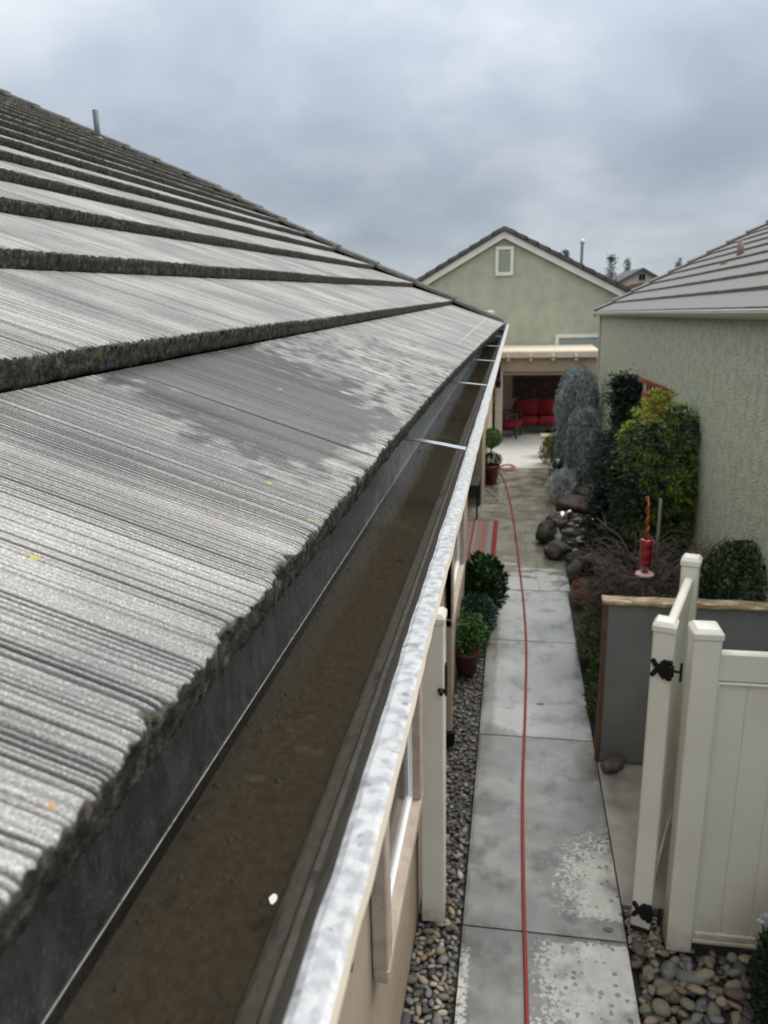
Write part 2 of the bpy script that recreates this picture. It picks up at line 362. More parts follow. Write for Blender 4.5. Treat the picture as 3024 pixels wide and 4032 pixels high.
# roof tile of the near house: raked concrete, damp and lichened
def tile_material():
    m = bpy.data.materials.new('raked_tile'); m.use_nodes = True; t = m.node_tree; b = t.nodes['Principled BSDF']
    tc = nd('ShaderNodeTexCoord', t); P = tc.outputs['Object']
    sp = nd('ShaderNodeSeparateXYZ', t); lk(t, P, sp.inputs[0])
    def noise(scale, detail=3, st=None, rough=0.5):
        n = nd('ShaderNodeTexNoise', t); n.inputs['Scale'].default_value = scale; n.inputs['Detail'].default_value = detail; n.inputs['Roughness'].default_value = rough
        if st:
            mp = nd('ShaderNodeMapping', t); mp.inputs['Scale'].default_value = st; lk(t, P, mp.inputs[0]); lk(t, mp.outputs[0], n.inputs['Vector'])
        else: lk(t, P, n.inputs['Vector'])
        return n.outputs[0]
    big = noise(5, 6)
    col = ramp_n(t, big, [(0.35, (0.175, 0.170, 0.166)), (0.5, (0.235, 0.228, 0.22)), (0.66, (0.30, 0.29, 0.274))])
    streak = noise(1.0, 5, (5, 300, 5), 0.65)
    col = mix_n(t, 1.0, col, ramp_n(t, streak, [(0.32, 0.75), (0.5, 1.0), (0.68, 1.22)]), 'MULTIPLY')
    grain = noise(700, 2)
    col = mix_n(t, 1.0, col, ramp_n(t, grain, [(0.34, 0.66), (0.5, 1.0), (0.60, 1.2), (0.68, 1.75)]), 'MULTIPLY')
    # colour pales on the rib crests and darkens in the grooves: height stored on the mesh
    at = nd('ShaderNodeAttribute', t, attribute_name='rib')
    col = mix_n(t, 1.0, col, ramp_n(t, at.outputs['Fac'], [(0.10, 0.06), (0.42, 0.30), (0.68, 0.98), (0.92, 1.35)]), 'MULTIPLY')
    # damp stain across the lowest course
    da = nd('ShaderNodeAttribute', t, attribute_name='damp')
    dn = math_n(t, 'ADD', da.outputs['Fac'], math_n(t, 'MULTIPLY', math_n(t, 'SUBTRACT', noise(30, 7), 0.5), 1.25))
    damp = ramp_n(t, dn, [(0.42, 0.0), (0.62, 1.0)])
    col = mix_n(t, damp, col, mix_n(t, 1.0, col, (0.27, 0.265, 0.27), 'MULTIPLY'))
    # worn, aggregate-dark chips and moss along the nose
    ch = nd('ShaderNodeAttribute', t, attribute_name='chip')
    moss = ramp_n(t, noise(90, 5), [(0.42, (0.035, 0.032, 0.026)), (0.56, (0.085, 0.08, 0.066)), (0.66, (0.05, 0.06, 0.02))])
    cf = math_n(t, 'ADD', ch.outputs['Fac'], math_n(t, 'MULTIPLY', math_n(t, 'SUBTRACT', noise(150, 4), 0.5), 0.7))
    col = mix_n(t, ramp_n(t, cf, [(0.45, 0.0), (0.62, 1.0)]), col, moss)
    # lichen: small yellow and orange rosettes, more of them near the nose
    vo = nd('ShaderNodeTexVoronoi', t); vo.inputs['Scale'].default_value = 52; vo.inputs['Randomness'].default_value = 1
    lk(t, P, vo.inputs['Vector'])
    sel = nd('ShaderNodeSeparateColor', t); lk(t, vo.outputs['Color'], sel.inputs[0])
    dist = math_n(t, 'ADD', vo.outputs['Distance'], math_n(t, 'MULTIPLY', math_n(t, 'SUBTRACT', noise(260, 3), 0.5), 0.22))
    nose = nd('ShaderNodeAttribute', t, attribute_name='nose')
    thr = math_n(t, 'SUBTRACT', 0.90, math_n(t, 'MULTIPLY', nose.outputs['Fac'], 0.20))
    spot = math_n(t, 'MULTIPLY', math_n(t, 'LESS_THAN', dist, math_n(t, 'MULTIPLY', sel.outputs[2], 0.16)), math_n(t, 'GREATER_THAN', sel.outputs[0], thr))
    lc = mix_n(t, math_n(t, 'GREATER_THAN', sel.outputs[1], 0.5), (0.34, 0.19, 0.075), (0.40, 0.35, 0.055))
    col = mix_n(t, math_n(t, 'MULTIPLY', spot, 0.8), col, lc)
    lk(t, col, b.inputs['Base Color'])
    lk(t, ramp_n(t, damp, [(0, 0.62), (1, 0.34)]), b.inputs['Roughness'])
    bp = nd('ShaderNodeBump', t); bp.inputs['Strength'].default_value = 1.0; bp.inputs['Distance'].default_value = 0.0006
    lk(t, math_n(t, 'ADD', math_n(t, 'MULTIPLY', grain, 0.8), math_n(t, 'MULTIPLY', noise(260, 4), 0.7)), bp.inputs['Height'])
    lk(t, bp.outputs[0], b.inputs['Normal'])
    return m
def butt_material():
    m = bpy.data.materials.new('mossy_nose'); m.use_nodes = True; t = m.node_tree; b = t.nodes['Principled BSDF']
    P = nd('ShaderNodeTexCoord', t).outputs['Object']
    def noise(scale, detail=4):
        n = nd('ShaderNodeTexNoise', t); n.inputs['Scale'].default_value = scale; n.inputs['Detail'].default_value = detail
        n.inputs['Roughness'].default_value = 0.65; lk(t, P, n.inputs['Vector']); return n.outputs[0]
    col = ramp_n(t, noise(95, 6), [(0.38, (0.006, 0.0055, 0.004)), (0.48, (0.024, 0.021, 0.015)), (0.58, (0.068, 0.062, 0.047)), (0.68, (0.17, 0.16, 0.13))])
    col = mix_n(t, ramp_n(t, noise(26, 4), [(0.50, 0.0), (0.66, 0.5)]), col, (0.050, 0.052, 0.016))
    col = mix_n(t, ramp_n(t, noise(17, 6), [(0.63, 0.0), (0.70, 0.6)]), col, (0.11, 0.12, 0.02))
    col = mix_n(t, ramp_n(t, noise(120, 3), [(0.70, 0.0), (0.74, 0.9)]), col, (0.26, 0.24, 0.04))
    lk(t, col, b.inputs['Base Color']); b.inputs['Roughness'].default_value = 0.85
    bp = nd('ShaderNodeBump', t); bp.inputs['Strength'].default_value = 1.0; bp.inputs['Distance'].default_value = 0.004
    lk(t, math_n(t, 'ADD', noise(140, 5), math_n(t, 'MULTIPLY', noise(420, 3), 0.5)), bp.inputs['Height']); lk(t, bp.outputs[0], b.inputs['Normal'])
    return m
TILE, BUTT = tile_material(), butt_material()

# wet/dry concrete of the path
def path_material():
    m = bpy.data.materials.new('path_concrete'); m.use_nodes = True; t = m.node_tree; b = t.nodes['Principled BSDF']
    P = nd('ShaderNodeTexCoord', t).outputs['Object']
    def noise(scale, detail=4, rough=0.55):
        n = nd('ShaderNodeTexNoise', t); n.inputs['Scale'].default_value = scale; n.inputs['Detail'].default_value = detail
        n.inputs['Roughness'].default_value = rough; lk(t, P, n.inputs['Vector']); return n.outputs[0]
    dry = nd('ShaderNodeAttribute', t, attribute_name='dry').outputs['Fac']
    algae = nd('ShaderNodeAttribute', t, attribute_name='algae').outputs['Fac']
    d = math_n(t, 'ADD', dry, math_n(t, 'MULTIPLY', math_n(t, 'SUBTRACT', noise(36, 7, 0.68), 0.5), 2.0))
    dm = ramp_n(t, d, [(0.44, 0.0), (0.56, 1.0)])
    vo = nd('ShaderNodeTexVoronoi', t); vo.inputs['Scale'].default_value = 24; lk(t, P, vo.inputs['Vector'])
    sel = nd('ShaderNodeSeparateColor', t); lk(t, vo.outputs['Color'], sel.inputs[0])
    rad = math_n(t, 'MULTIPLY', math_n(t, 'SUBTRACT', sel.outputs[0], 0.30), 0.62)
    drop = math_n(t, 'LESS_THAN', math_n(t, 'ADD', vo.outputs['Distance'], math_n(t, 'MULTIPLY', math_n(t, 'SUBTRACT', noise(120, 2), 0.5), 0.2)), rad)
    dm = math_n(t, 'MULTIPLY', dm, math_n(t, 'SUBTRACT', 1.0, math_n(t, 'MULTIPLY', drop, 0.95)))
    wetc = ramp_n(t, noise(5, 7), [(0.34, (0.20, 0.205, 0.20)), (0.5, (0.255, 0.26, 0.255)), (0.66, (0.32, 0.325, 0.32))])
    dryc = ramp_n(t, noise(16, 6), [(0.36, (0.60, 0.60, 0.57)), (0.64, (0.73, 0.73, 0.70))])
    wetc = mix_n(t, nd('ShaderNodeAttribute', t, attribute_name='pale').outputs['Fac'], wetc, (0.50, 0.51, 0.505))  # far slabs whitened: sky sheen on damp concrete put into the wet colour
    col = mix_n(t, dm, wetc, dryc)
    an = math_n(t, 'ADD', algae, math_n(t, 'MULTIPLY', math_n(t, 'SUBTRACT', noise(9, 6), 0.5), 1.2))
    col = mix_n(t, ramp_n(t, an, [(0.45, 0.0), (0.75, 0.55)]), col, (0.16, 0.145, 0.10))
    dk = noise(4.2, 7, 0.6); col = mix_n(t, 1.0, col, ramp_n(t, dk, [(0.37, 0.62), (0.47, 1.0)]), 'MULTIPLY'); st = noise(1.6, 8, 0.6); col = mix_n(t, 1.0, col, ramp_n(t, st, [(0.36, 0.70), (0.52, 1.0), (0.64, 1.12)]), 'MULTIPLY')
    col = mix_n(t, 1.0, col, ramp_n(t, noise(190, 3), [(0.3, 0.86), (0.7, 1.1)]), 'MULTIPLY')
    ru = math_n(t, 'MULTIPLY', ramp_n(t, noise(2.2, 4), [(0.42, 0.62), (0.6, 1.0)]), 1.0)
    ruw = ramp_n(t, noise(3.2, 5), [(0.42, 0.10), (0.60, 0.42)])
    mr = nd('ShaderNodeMix', t, data_type='FLOAT'); lk(t, dm, mr.inputs[0]); lk(t, ruw, mr.inputs[2]); mr.inputs[3].default_value = 0.85
    lk(t, mr.outputs[0], b.inputs['Roughness'])
    lk(t, col, b.inputs['Base Color'])
    bp = nd('ShaderNodeBump', t); bp.inputs['Strength'].default_value = 0.6; bp.inputs['Distance'].default_value = 0.002
    lk(t, noise(110, 4), bp.inputs['Height']); lk(t, bp.outputs[0], b.inputs['Normal'])
    return m
PATH = path_material()

def water_material():
    m = bpy.data.materials.new('water'); m.use_nodes = True; t = m.node_tree; t.nodes.clear()
    o = nd('ShaderNodeOutputMaterial', t); mx = nd('ShaderNodeMixShader', t)
    tr = nd('ShaderNodeBsdfTransparent', t); tr.inputs[0].default_value = (0.82, 0.78, 0.70, 1)
    gl = nd('ShaderNodeBsdfGlossy', t); gl.inputs['Roughness'].default_value = 0.015
    fr = nd('ShaderNodeFresnel', t); fr.inputs['IOR'].default_value = 1.33
    P = nd('ShaderNodeTexCoord', t).outputs['Object']
    n = nd('ShaderNodeTexNoise', t); n.inputs['Scale'].default_value = 14; lk(t, P, n.inputs['Vector'])
    bp = nd('ShaderNodeBump', t); bp.inputs['Strength'].default_value = 0.05; bp.inputs['Distance'].default_value = 0.001
    lk(t, n.outputs[0], bp.inputs['Height']); lk(t, bp.outputs[0], gl.inputs['Normal']); lk(t, bp.outputs[0], fr.inputs['Normal'])
    lk(t, fr.outputs[0], mx.inputs[0]); lk(t, tr.outputs[0], mx.inputs[1]); lk(t, gl.outputs[0], mx.inputs[2]); lk(t, mx.outputs[0], o.inputs[0])
    return m
WATER = water_material()
M = MATS

# ================================================================== GROUND
g = MB(); g.add([(-1500, -1500, -0.06), (1500, -1500, -0.06), (1500, 1500, -0.06), (-1500, 1500, -0.06)], [(0, 1, 2, 3)])
struct('ground', g, M['soil'])

def grid_slab(x0, x1, y0, y1, z, step, depth=0.10):
    nx = max(2, int((x1 - x0) / step) + 1); ny = max(2, int((y1 - y0) / step) + 1)
    X, Y = np.meshgrid(np.linspace(x0, x1, nx), np.linspace(y0, y1, ny))
    Z = np.full_like(X, z); e = np.minimum(np.minimum(X - x0, x1 - X), np.minimum(Y - y0, y1 - Y)); Z -= 0.004 * (e < step * 0.5)
    V = np.stack([X.ravel(), Y.ravel(), Z.ravel()], 1)
    I = np.arange(nx * ny).reshape(ny, nx)
    F = [tuple(q) for q in np.stack([I[:-1, :-1].ravel(), I[:-1, 1:].ravel(), I[1:, 1:].ravel(), I[1:, :-1].ravel()], 1)]
    ring = list(I[0, :]) + list(I[1:, -1]) + list(I[-1, -2::-1]) + list(I[-2:0:-1, 0])
    low = V[ring].copy(); low[:, 2] = z - depth
    n0 = len(V); V = np.vstack([V, low]); k = len(ring)
    F += [(ring[i], n0 + i, n0 + (i + 1) % k, ring[(i + 1) % k]) for i in range(k)]
    return V, F
Vs = []; Fs = []
PX0, PX1 = -0.218, 0.665
for a, b in ((0.6, 1.6), (1.606, 3.578), (3.590, 5.564), (5.576, 7.356), (7.368, 8.775)):
    V, F = grid_slab(PX0, PX1, a, b, 0.0, 0.02)
    o = sum(len(v) for v in Vs); Vs.append(V); Fs += [tuple(int(i) + o for i in f) for f in F]
V = np.vstack(Vs); x, y = V[:, 0], V[:, 1]
dry = 0.02 + 0.9 * (1 - sstep(3.50, 3.60, y + 0.0 * x)) * sstep(-0.12, 0.50, x + 0.25 * (fbm(x * 6, y * 6, 5) - 0.5))
dry = np.maximum(dry, 0.62 * (1 - sstep(3.3, 3.6, y)) * (1 - sstep(-0.19, -0.13, x)))
dry = np.maximum(dry, (0.95 - 0.62 * np.hypot((x - 0.62) / 0.36, (y - 3.95) / 0.55)) * (y > 3.58) * sstep(3.66, 3.76, y))
dry = np.maximum(dry, (0.34 - np.hypot((x - 0.30) / 0.5, (y - 5.2) / 0.5)) * 1.2)
pale = np.clip(0.25 * sstep(4.3, 5.3, y) + 0.75 * sstep(5.5, 5.65, y) * (0.15 + 1.15 * fbm(x * 3.5, y * 2.2, 9)), 0, 1)
alg = 0.50 * (1 - sstep(-0.17, 0.02, x)) * sstep(3.6, 3.7, y) + 0.6 * (1 - sstep(-0.2, -0.04, x)) * sstep(4.6, 6.2, y) + 0.95 * np.exp(-(((x - 0.6) / 0.14) ** 2 + ((y - 5.25) / 0.3) ** 2)) + 0.35 * sstep(8.0, 8.9, y)
me = mesh_from(V, Fs, PATH, name='path')
for nm, ar in (('dry', dry), ('algae', alg), ('pale', pale)):
    at = me.attributes.new(nm, 'FLOAT', 'POINT'); at.data.foreach_set('value', ar.astype(np.float32))
struct('path', me, None)
w = MB()
def slab(mb, x0, x1, y0, y1, zt=0.0): mb.box((x0, y0, zt - 0.1), (x1, y1, zt))
# stamped-stone walkway beyond the slabs: irregular flags laid in courses
rnd = random.Random(4); y = 8.787
while y < 15.5:
    h = rnd.choice((0.30, 0.38, 0.46)); y1 = min(y + h, 15.5); x = -2.4 if y > 8.75 else PX0
    while x < 0.70:
        wd = rnd.choice((0.32, 0.42, 0.55, 0.66)); x1 = min(x + wd, 0.70)
        w.box((x + 0.0012, y + 0.0012, -0.1), (x1 - 0.0012, y1 - 0.0012, -0.002 + rnd.uniform(-0.0008, 0.0008)), 0.002)
        x = x1
    y = y1
struct('walkway', w, M['stamped'])
p = MB(); slab(p, -2.4, 0.78, 15.51, 20.38); struct('patio', p, M['patio_pale'])
p = MB(); slab(p, 0.675, 1.75, 3.86, 5.29, -0.004); struct('pavement', p, M['pad'])

# ================================================================== NEAR HOUSE
house = thing('house', 'tan stucco house whose raked concrete tile roof and gutter fill the near side', 'house', (-0.48, 2.0, 0))
SL = 0.45; TH = math.atan(SL); W_ = 0.30; X1, Z1 = -0.182, CAM_Z - 0.186; TT = 0.034
NC = 21
def rake_y(n): return 6.25 + 1.5 * min(1.0, max(0.0, (n - 4) / 5.0))
roof_parts = []
def course(n):
    Xe = X1 - W_ * n; Ze = Z1 + W_ * SL * n
    if n == 0: Xe += 0.018; Ze -= 0.0085          # the lowest course reaches out over the gutter
    y1 = rake_y(n)
    y0 = -0.35 if n < 2 else max(-0.35, -Xe * 1.15 - 0.5)
    segs = [(y0, 1.2, 0.00085), (1.2, 2.6, 0.0019), (2.6, y1, 0.007)] if n == 0 else \
           [(y0, 1.7, 0.0012), (1.7, 2.8, 0.0030), (2.8, y1, 0.009)] if n == 1 else [(y0, 2.6, 0.0026), (2.6, y1, 0.008)] if n < 4 else [(y0, y1, 0.010)]
    ys = []
    for a, b, s in segs:
        a = max(a, y0)
        if b > a: ys.append(np.arange(a, b, s))
    y = np.concatenate(ys + [np.array([y1])])
    # each tile: its own small lift, slope and seed
    off = (n % 2) * 0.165 + 0.06
    ti = np.floor((y + off) / 0.33); fr = (y + off) / 0.33 - ti; yl = fr * 0.33
    lift = (_h(ti, n, 3) - 0.5) * 0.003
    edge = np.minimum(yl, 0.33 - yl); gap = 0.55 * (1 - sstep(0.0006, 0.0022, edge))
    seed = ti * 7.31 + n * 3.7
    def rib(u):
        yy = y + 0.0012 * (vn(y * 9, u * 6, 40) - 0.5)
        # raked finish: irregular pale ridges parted by narrow grooves about 6 mm apart
        q = yy / 0.0051 + 0.5 * (vn(yy / 0.014, 0.3, 14) - 0.5) * 2 + seed * 0.37
        ci = np.floor(q); fr_ = q - ci; dp = _h(ci, n, 15)
        a = -np.exp(-((fr_ - 0.5) / 0.26) ** 2) * (0.18 + 1.05 * dp ** 1.6)
        b_ = vn(yy / 0.024 + seed, 0.3, 12); c_ = vn(yy / 0.09, 0.1, 13)
        return 0.30 + a * 0.95 + (b_ - 0.5) * 0.22 + (c_ - 0.5) * 0.12
    # wear along the nose: shallow bites a few centimetres apart
    bite = sstep(0.44, 0.74, fbm(y / 0.024 + n * 5, 0.5, 21, 3)) * (0.12 + 0.75 * vn(y / 0.11, 0.2, 22) ** 1.5)
    rag = fbm(y / 0.0042, 0.3, 23, 3) - 0.5
    nears = 1.0 if n < 4 else 0.8
    us = [0.0, 0.0025, 0.006, 0.011, 0.017, 0.024, 0.034, 0.05, 0.075, 0.11, 0.15, 0.20, 0.25, 0.30, 0.345] if n < 3 else [0.0, 0.004, 0.012, 0.03, 0.08, 0.16, 0.25, 0.345]
    nb = 6 if n < 3 else 4
    ux, uz = (X1 - W_ * (n + 1) - TT * math.sin(TH)) - Xe, (Z1 + W_ * SL * (n + 1) - TT * math.cos(TH)) - Ze   # to the seat below the next course
    L = math.hypot(ux, uz); ux, uz = ux / L, uz / L
    nx, nz = uz, -ux                                                          # outward normal (towards +z)
    drift = (0.075 * np.clip((y - 1.4) / 4.85, 0, 1) ** 1.3) if n == 0 else 0 * y   # the eave runs slightly out of line
    rows = []; ribs = []; chips = []; noses = []; damps = []
    amp = 0.0023
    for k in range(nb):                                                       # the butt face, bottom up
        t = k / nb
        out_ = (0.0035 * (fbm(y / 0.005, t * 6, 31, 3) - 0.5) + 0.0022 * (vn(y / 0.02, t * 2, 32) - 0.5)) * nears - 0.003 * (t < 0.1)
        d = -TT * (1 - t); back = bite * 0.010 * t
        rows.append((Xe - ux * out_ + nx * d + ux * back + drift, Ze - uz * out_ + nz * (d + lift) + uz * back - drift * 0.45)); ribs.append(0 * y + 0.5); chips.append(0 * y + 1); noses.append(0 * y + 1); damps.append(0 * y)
    for u in us:
        r = rib(u)
        wear = bite * np.exp(-u / 0.006) * 0.0060 + 0.0014 * math.exp(-u / 0.002) * nears
        ragd = rag * math.exp(-u / 0.007) * 0.0065 * nears
        hgt = r * amp * (1 + 0.6 * math.exp(-u / 0.008)) - wear + ragd - gap * 0.006 + lift * (1 - u / 0.345) 
        uu = u + bite * 0.006 * math.exp(-u / 0.01) + (rag + 0.3) * 0.005 * math.exp(-u / 0.006) * nears
        k_ = drift * (1 - u / 0.345); rows.append((Xe + ux * uu + nx * hgt + k_, Ze + uz * uu + nz * hgt - k_ * 0.45))
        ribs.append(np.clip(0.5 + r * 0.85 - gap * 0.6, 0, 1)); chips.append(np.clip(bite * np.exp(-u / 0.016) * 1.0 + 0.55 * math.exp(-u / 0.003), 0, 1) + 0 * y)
        noses.append(0 * y + math.exp(-u / 0.06))
        if n == 0:
            wet = 1.0 * np.exp(-((y - 0.92 - 0.7 * (u - 0.1)) / 0.25) ** 2) * (0.65 + 0.35 * sstep(0.02, 0.10, u)) + 0.50 * sstep(0.9, 1.2, y) * (1 - 0.45 * sstep(1.8, 3.2, y)) - 0.05
            wet = wet - 0.25 * math.exp(-u / 0.05) * (1 - sstep(0.9, 1.3, y))
        else: wet = 0 * y - 0.2
        damps.append(wet)
    R = len(rows); Nn = len(y)
    V = np.zeros((R, Nn, 3)); 
    dy = rake_y(n + 1) - y1; tail = np.clip(y - (y1 - 1.0), 0, 1)
    ul = [0.0] * nb + us
    for i, (xx, zz) in enumerate(rows): V[i, :, 0] = xx; V[i, :, 1] = y + dy * tail * ul[i] / 0.345; V[i, :, 2] = zz
    I = np.arange(R * Nn).reshape(R, Nn)
    F = np.stack([I[:-1, :-1], I[1:, :-1], I[1:, 1:], I[:-1, 1:]], -1).reshape(-1, 4)
    mi = np.repeat((np.arange(R - 1) < nb).astype(np.int32), Nn - 1)
    return V.reshape(-1, 3), F, mi, np.array(ribs).ravel(), np.array(chips).ravel(), np.array(noses).ravel(), np.array(damps).ravel()
acc = [[] for _ in range(7)]; o = 0
for n in range(NC):
    q = list(course(n)); k = len(q[0]); q[1] = q[1] + o; o += k
    for a, b in zip(acc, q): a.append(b)
V, F, mi, ribs, chips, noses, damps = [np.concatenate(a) for a in acc]
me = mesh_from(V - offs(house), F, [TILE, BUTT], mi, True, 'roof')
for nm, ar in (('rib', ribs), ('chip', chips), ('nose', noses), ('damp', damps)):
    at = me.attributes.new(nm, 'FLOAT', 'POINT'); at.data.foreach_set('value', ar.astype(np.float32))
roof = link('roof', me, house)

# the far slope, the ridge and the underside close the roof
XR = X1 - W_ * NC; ZR = Z1 + W_ * SL * NC
b = MB(); b.prism([(XR, ZR - 0.01), (XR * 2 - X1, Z1), (XR * 2 - X1, Z1 - 0.06), (XR, ZR - 0.10), (X1 - 0.10, Z1 - 0.075), (X1 - 0.10, Z1 - 0.045)], 1, -2.0, 6.18)
b.prism([(XR, ZR - 0.012), (XR * 2 - X1, Z1 - 0.002), (XR * 2 - X1, Z1 - 0.06), (XR, ZR - 0.10), (X1 - W_ * 9 - 0.05, Z1 + 0.135 * 9 - 0.10), (X1 - W_ * 9 - 0.05, Z1 + 0.135 * 9 - 0.06)], 1, 6.181, 7.70)
deck = obj('roof_deck', b, M['roof_far'], roof)
# rake tiles along the far verge (lower run at 6.25, upper run at 7.75)
rk = MB()
for n in range(NC):
    Xe = X1 - W_ * n; Ze = Z1 + W_ * SL * n; ye = rake_y(n)
    A = Vector((Xe + 0.02, 0, Ze + 0.003)); B = Vector((Xe - W_ - 0.02, 0, Ze + W_ * SL + 0.010))
    if n == 0: A = Vector((Xe + 0.085, 0, Ze - 0.030))
    prof = [(-0.105, -0.01), (-0.095, 0.010), (-0.07, 0.018), (0.0, 0.022), (0.035, 0.016), (0.045, -0.01), (0.045, -0.10), (0.022, -0.10), (0.022, -0.016)]
    sc = 1.0
    yb = rake_y(n + 1)
    V = [(A.x, ye + py, A.z + pz + (0.004 if pz > 0.005 else 0)) for py, pz in prof] + [(B.x, yb + py * 0.97, B.z + pz * sc) for py, pz in prof]
    k = len(prof)
    rk.add(V, [tuple(range(k)), tuple(range(2 * k - 1, k - 1, -1))] + [(i, k + i, k + (i + 1) % k, (i + 1) % k) for i in range(k)])
mat('rake_tile', (0.05, 0.047, 0.04), (0.095, 0.09, 0.078), 14, 0.85, bump=0.003, bscale=80, detail=6)
obj('rake_trim', rk, M['rake_tile'], roof)
# vent pipe behind the verge
b = MB(); b.lathe([(0.026, 0), (0.026, 0.42), (0.021, 0.42), (0.021, 0.3)], (-3.92, 7.45, 4.70), 14)
vp = obj('vent_pipe', b, M['pipe_grey'], house, True)
b = MB(); b.lathe([(0.055, 0.0), (0.05, 0.015), (0.033, 0.03), (0.028, 0.032)], (-3.92, 7.45, 4.86), 14); obj('flashing_collar', b, M['pipe_grey'], vp, True)

# walls
b = MB(); b.box((-12, -3, -0.05), (-0.48, 8.2, 3.02)); b.box((-12, 8.2, -0.05), (-2.3, 12.6, 3.02)); b.box((-12, 12.6, -0.05), (-0.50, 18.2, 3.02))
obj('wall', b, M['stucco_tan'], house)
b = MB(); b.box((-0.52, -3, 3.025), (-0.216, 6.22, 3.045)); b.box((-0.240, -3, 3.046), (-0.216, 6.22, 3.205)); obj('fascia', b, M['cream_paint'], house)
b = MB(); b.box((-2.3, 8.21, 2.5), (-0.48, 12.59, 2.75)); b.box((-2.0, 8.21, 2.78), (-0.48, 18.2, 3.0)) ; obj('porch_beam', b, M['stucco_tan'], house)

# gutter
gz = CAM_Z
prof = [(-0.2120, -0.180), (-0.2120, -0.338), (-0.1265, -0.338), (-0.1228, -0.3262), (-0.1185, -0.3205), (-0.1080, -0.312), (-0.1010, -0.297), (-0.0955, -0.2945), (-0.0950, -0.290),
        (-0.0830, -0.262), (-0.0765, -0.2470), (-0.0740, -0.2415), (-0.0705, -0.2400), (-0.0610, -0.2400), (-0.0582, -0.2415), (-0.0566, -0.2460), (-0.0585, -0.2520), (-0.068, -0.262), (-0.085, -0.290),
        (-0.099, -0.300), (-0.113, -0.343), (-0.2155, -0.343), (-0.2155, -0.180)]
#      back, bottom, ...front..., lip, outer
pm = [1, 2, 3, 3, 3, 3, 3, 3, 3, 3, 3, 0, 0, 0, 4, 4, 4, 4, 4, 4, 4, 4, 4]
ys = np.concatenate([np.arange(-0.6, 1.0, 0.008), np.arange(1.0, 3, 0.02), np.arange(3, 6.36, 0.06), [6.36]])
k = len(prof); V = []
for yy in ys:
    wob = 0.0016 * (fbm(yy * 9, 0.2, 61, 3) - 0.5) + 0.0010 * (vn(yy * 40, 0.1, 62) - 0.5)
    wz = 0.0012 * (fbm(yy * 7, 0.7, 63, 3) - 0.5)
    for (px, pz) in prof:
        f = 1.0 if -0.075 < px < -0.055 else (0.5 if px > -0.1 else 0)
        V.append((px + wob * f, yy, gz + pz + wz * f))
F = []; mi = []
for i in range(len(ys) - 1):
    for j in range(k):
        F.append((i * k + j, i * k + (j + 1) % k, (i + 1) * k + (j + 1) % k, (i + 1) * k + j)); mi.append(pm[j] if j < len(pm) else 4)
F.append(tuple(range(k - 1, -1, -1))); mi.append(4); F.append(tuple(range((len(ys) - 1) * k, len(ys) * k))); mi.append(0)
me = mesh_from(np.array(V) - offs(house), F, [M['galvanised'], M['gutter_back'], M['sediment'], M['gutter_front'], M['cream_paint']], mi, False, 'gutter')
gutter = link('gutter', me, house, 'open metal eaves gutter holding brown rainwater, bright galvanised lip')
# end of the gutter is closed with a plate
b = MB(); b.prism([(p[0], gz + p[1]) for p in prof[:14]], 1, 6.361, 6.366); obj('end_cap', b, M['galvanised'], gutter)
# drip-edge hem at the back of the trough: a bright folded line
b = MB(); b.box((-0.2119, -0.6, gz - 0.3262), (-0.2111, 6.35, gz - 0.3247), 0.0002); obj('drip_edge', b, M['galvanised'], gutter)
# hidden hangers across the mouth
for yy, tl in ((1.245, 0.05), (2.15, 0.06), (2.93, 0.05), (3.75, 0.05), (4.6, 0.05), (5.5, 0.05)):
    b = MB(); V = []
    for px, dz in ((-0.2115, -0.004), (-0.168, 0.0), (-0.120, 0.0006), (-0.076, 0.0)):
        for s in (-1, 1):
            for h in (0, 0.0018):
                V.append((px, yy + s * 0.012 - (px + 0.14) * tl * 6.0 * 0.1 - (px + 0.076) * 0.85, gz - 0.2435 + dz + h))
    F = []
    for i in range(3):
        a = i * 4; F += [(a, a + 4, a + 6, a + 2), (a + 1, a + 3, a + 7, a + 5), (a, a + 1, a + 5, a + 4), (a + 2, a + 6, a + 7, a + 3)]
    F += [(0, 2, 3, 1), (12, 13, 15, 14)]
    b.add(V, F); obj('hanger', b, M['bright_metal'], gutter)
# water standing in the gutter
b = MB(); b.add([(-0.2118, -0.58, gz - 0.3255), (-0.1205, -0.58, gz - 0.3255), (-0.1205, 6.355, gz - 0.3255), (-0.2118, 6.355, gz - 0.3255)], [(0, 1, 2, 3)])
wo = struct('water', b, WATER)
# loose grit and a white flake lying in it
b = MB(); rg = random.Random(2)
for _ in range(420):
    yy = rg.uniform(0.25, 2.6) ** 1.0; xx = rg.uniform(-0.205, -0.12); s = rg.uniform(0.0006, 0.0019)
    if rg.random() < 0.2: s *= 1.7
    V = [(xx + s * rg.uniform(.6, 1.6) * math.cos(a), yy + s * rg.uniform(.6, 1.4) * math.sin(a), gz - 0.3250 + (0.0004 if i % 2 else 0.0)) for i, a in enumerate(np.arange(0, 6.28, 1.05))]
    V.append((xx, yy, gz - 0.3250 + s * 0.8)); m_ = len(V) - 1
    b.add(V, [(i, (i + 1) % m_, m_) for i in range(m_)])
struct('debris', b, M['grit'], 'stuff')
b = MB(); rg = random.Random(5)
V = []
for i in range(10):
    a = i * 0.628; r = 0.0028 * rg.uniform(0.75, 1.15); V.append((-0.127 + r * 0.8 * math.cos(a), 0.345 + r * 1.3 * math.sin(a), gz - 0.3246))
V += [(x_, y_, z_ + 0.0006) for x_, y_, z_ in V]
b.add(V, [tuple(range(9, -1, -1)), tuple(range(10, 20))] + [(i, (i + 1) % 10, 10 + (i + 1) % 10, 10 + i) for i in range(10)])
solo('paint_flake', b, M['paper_white'], 'white paint flake floating in the brown gutter water', 'flake')

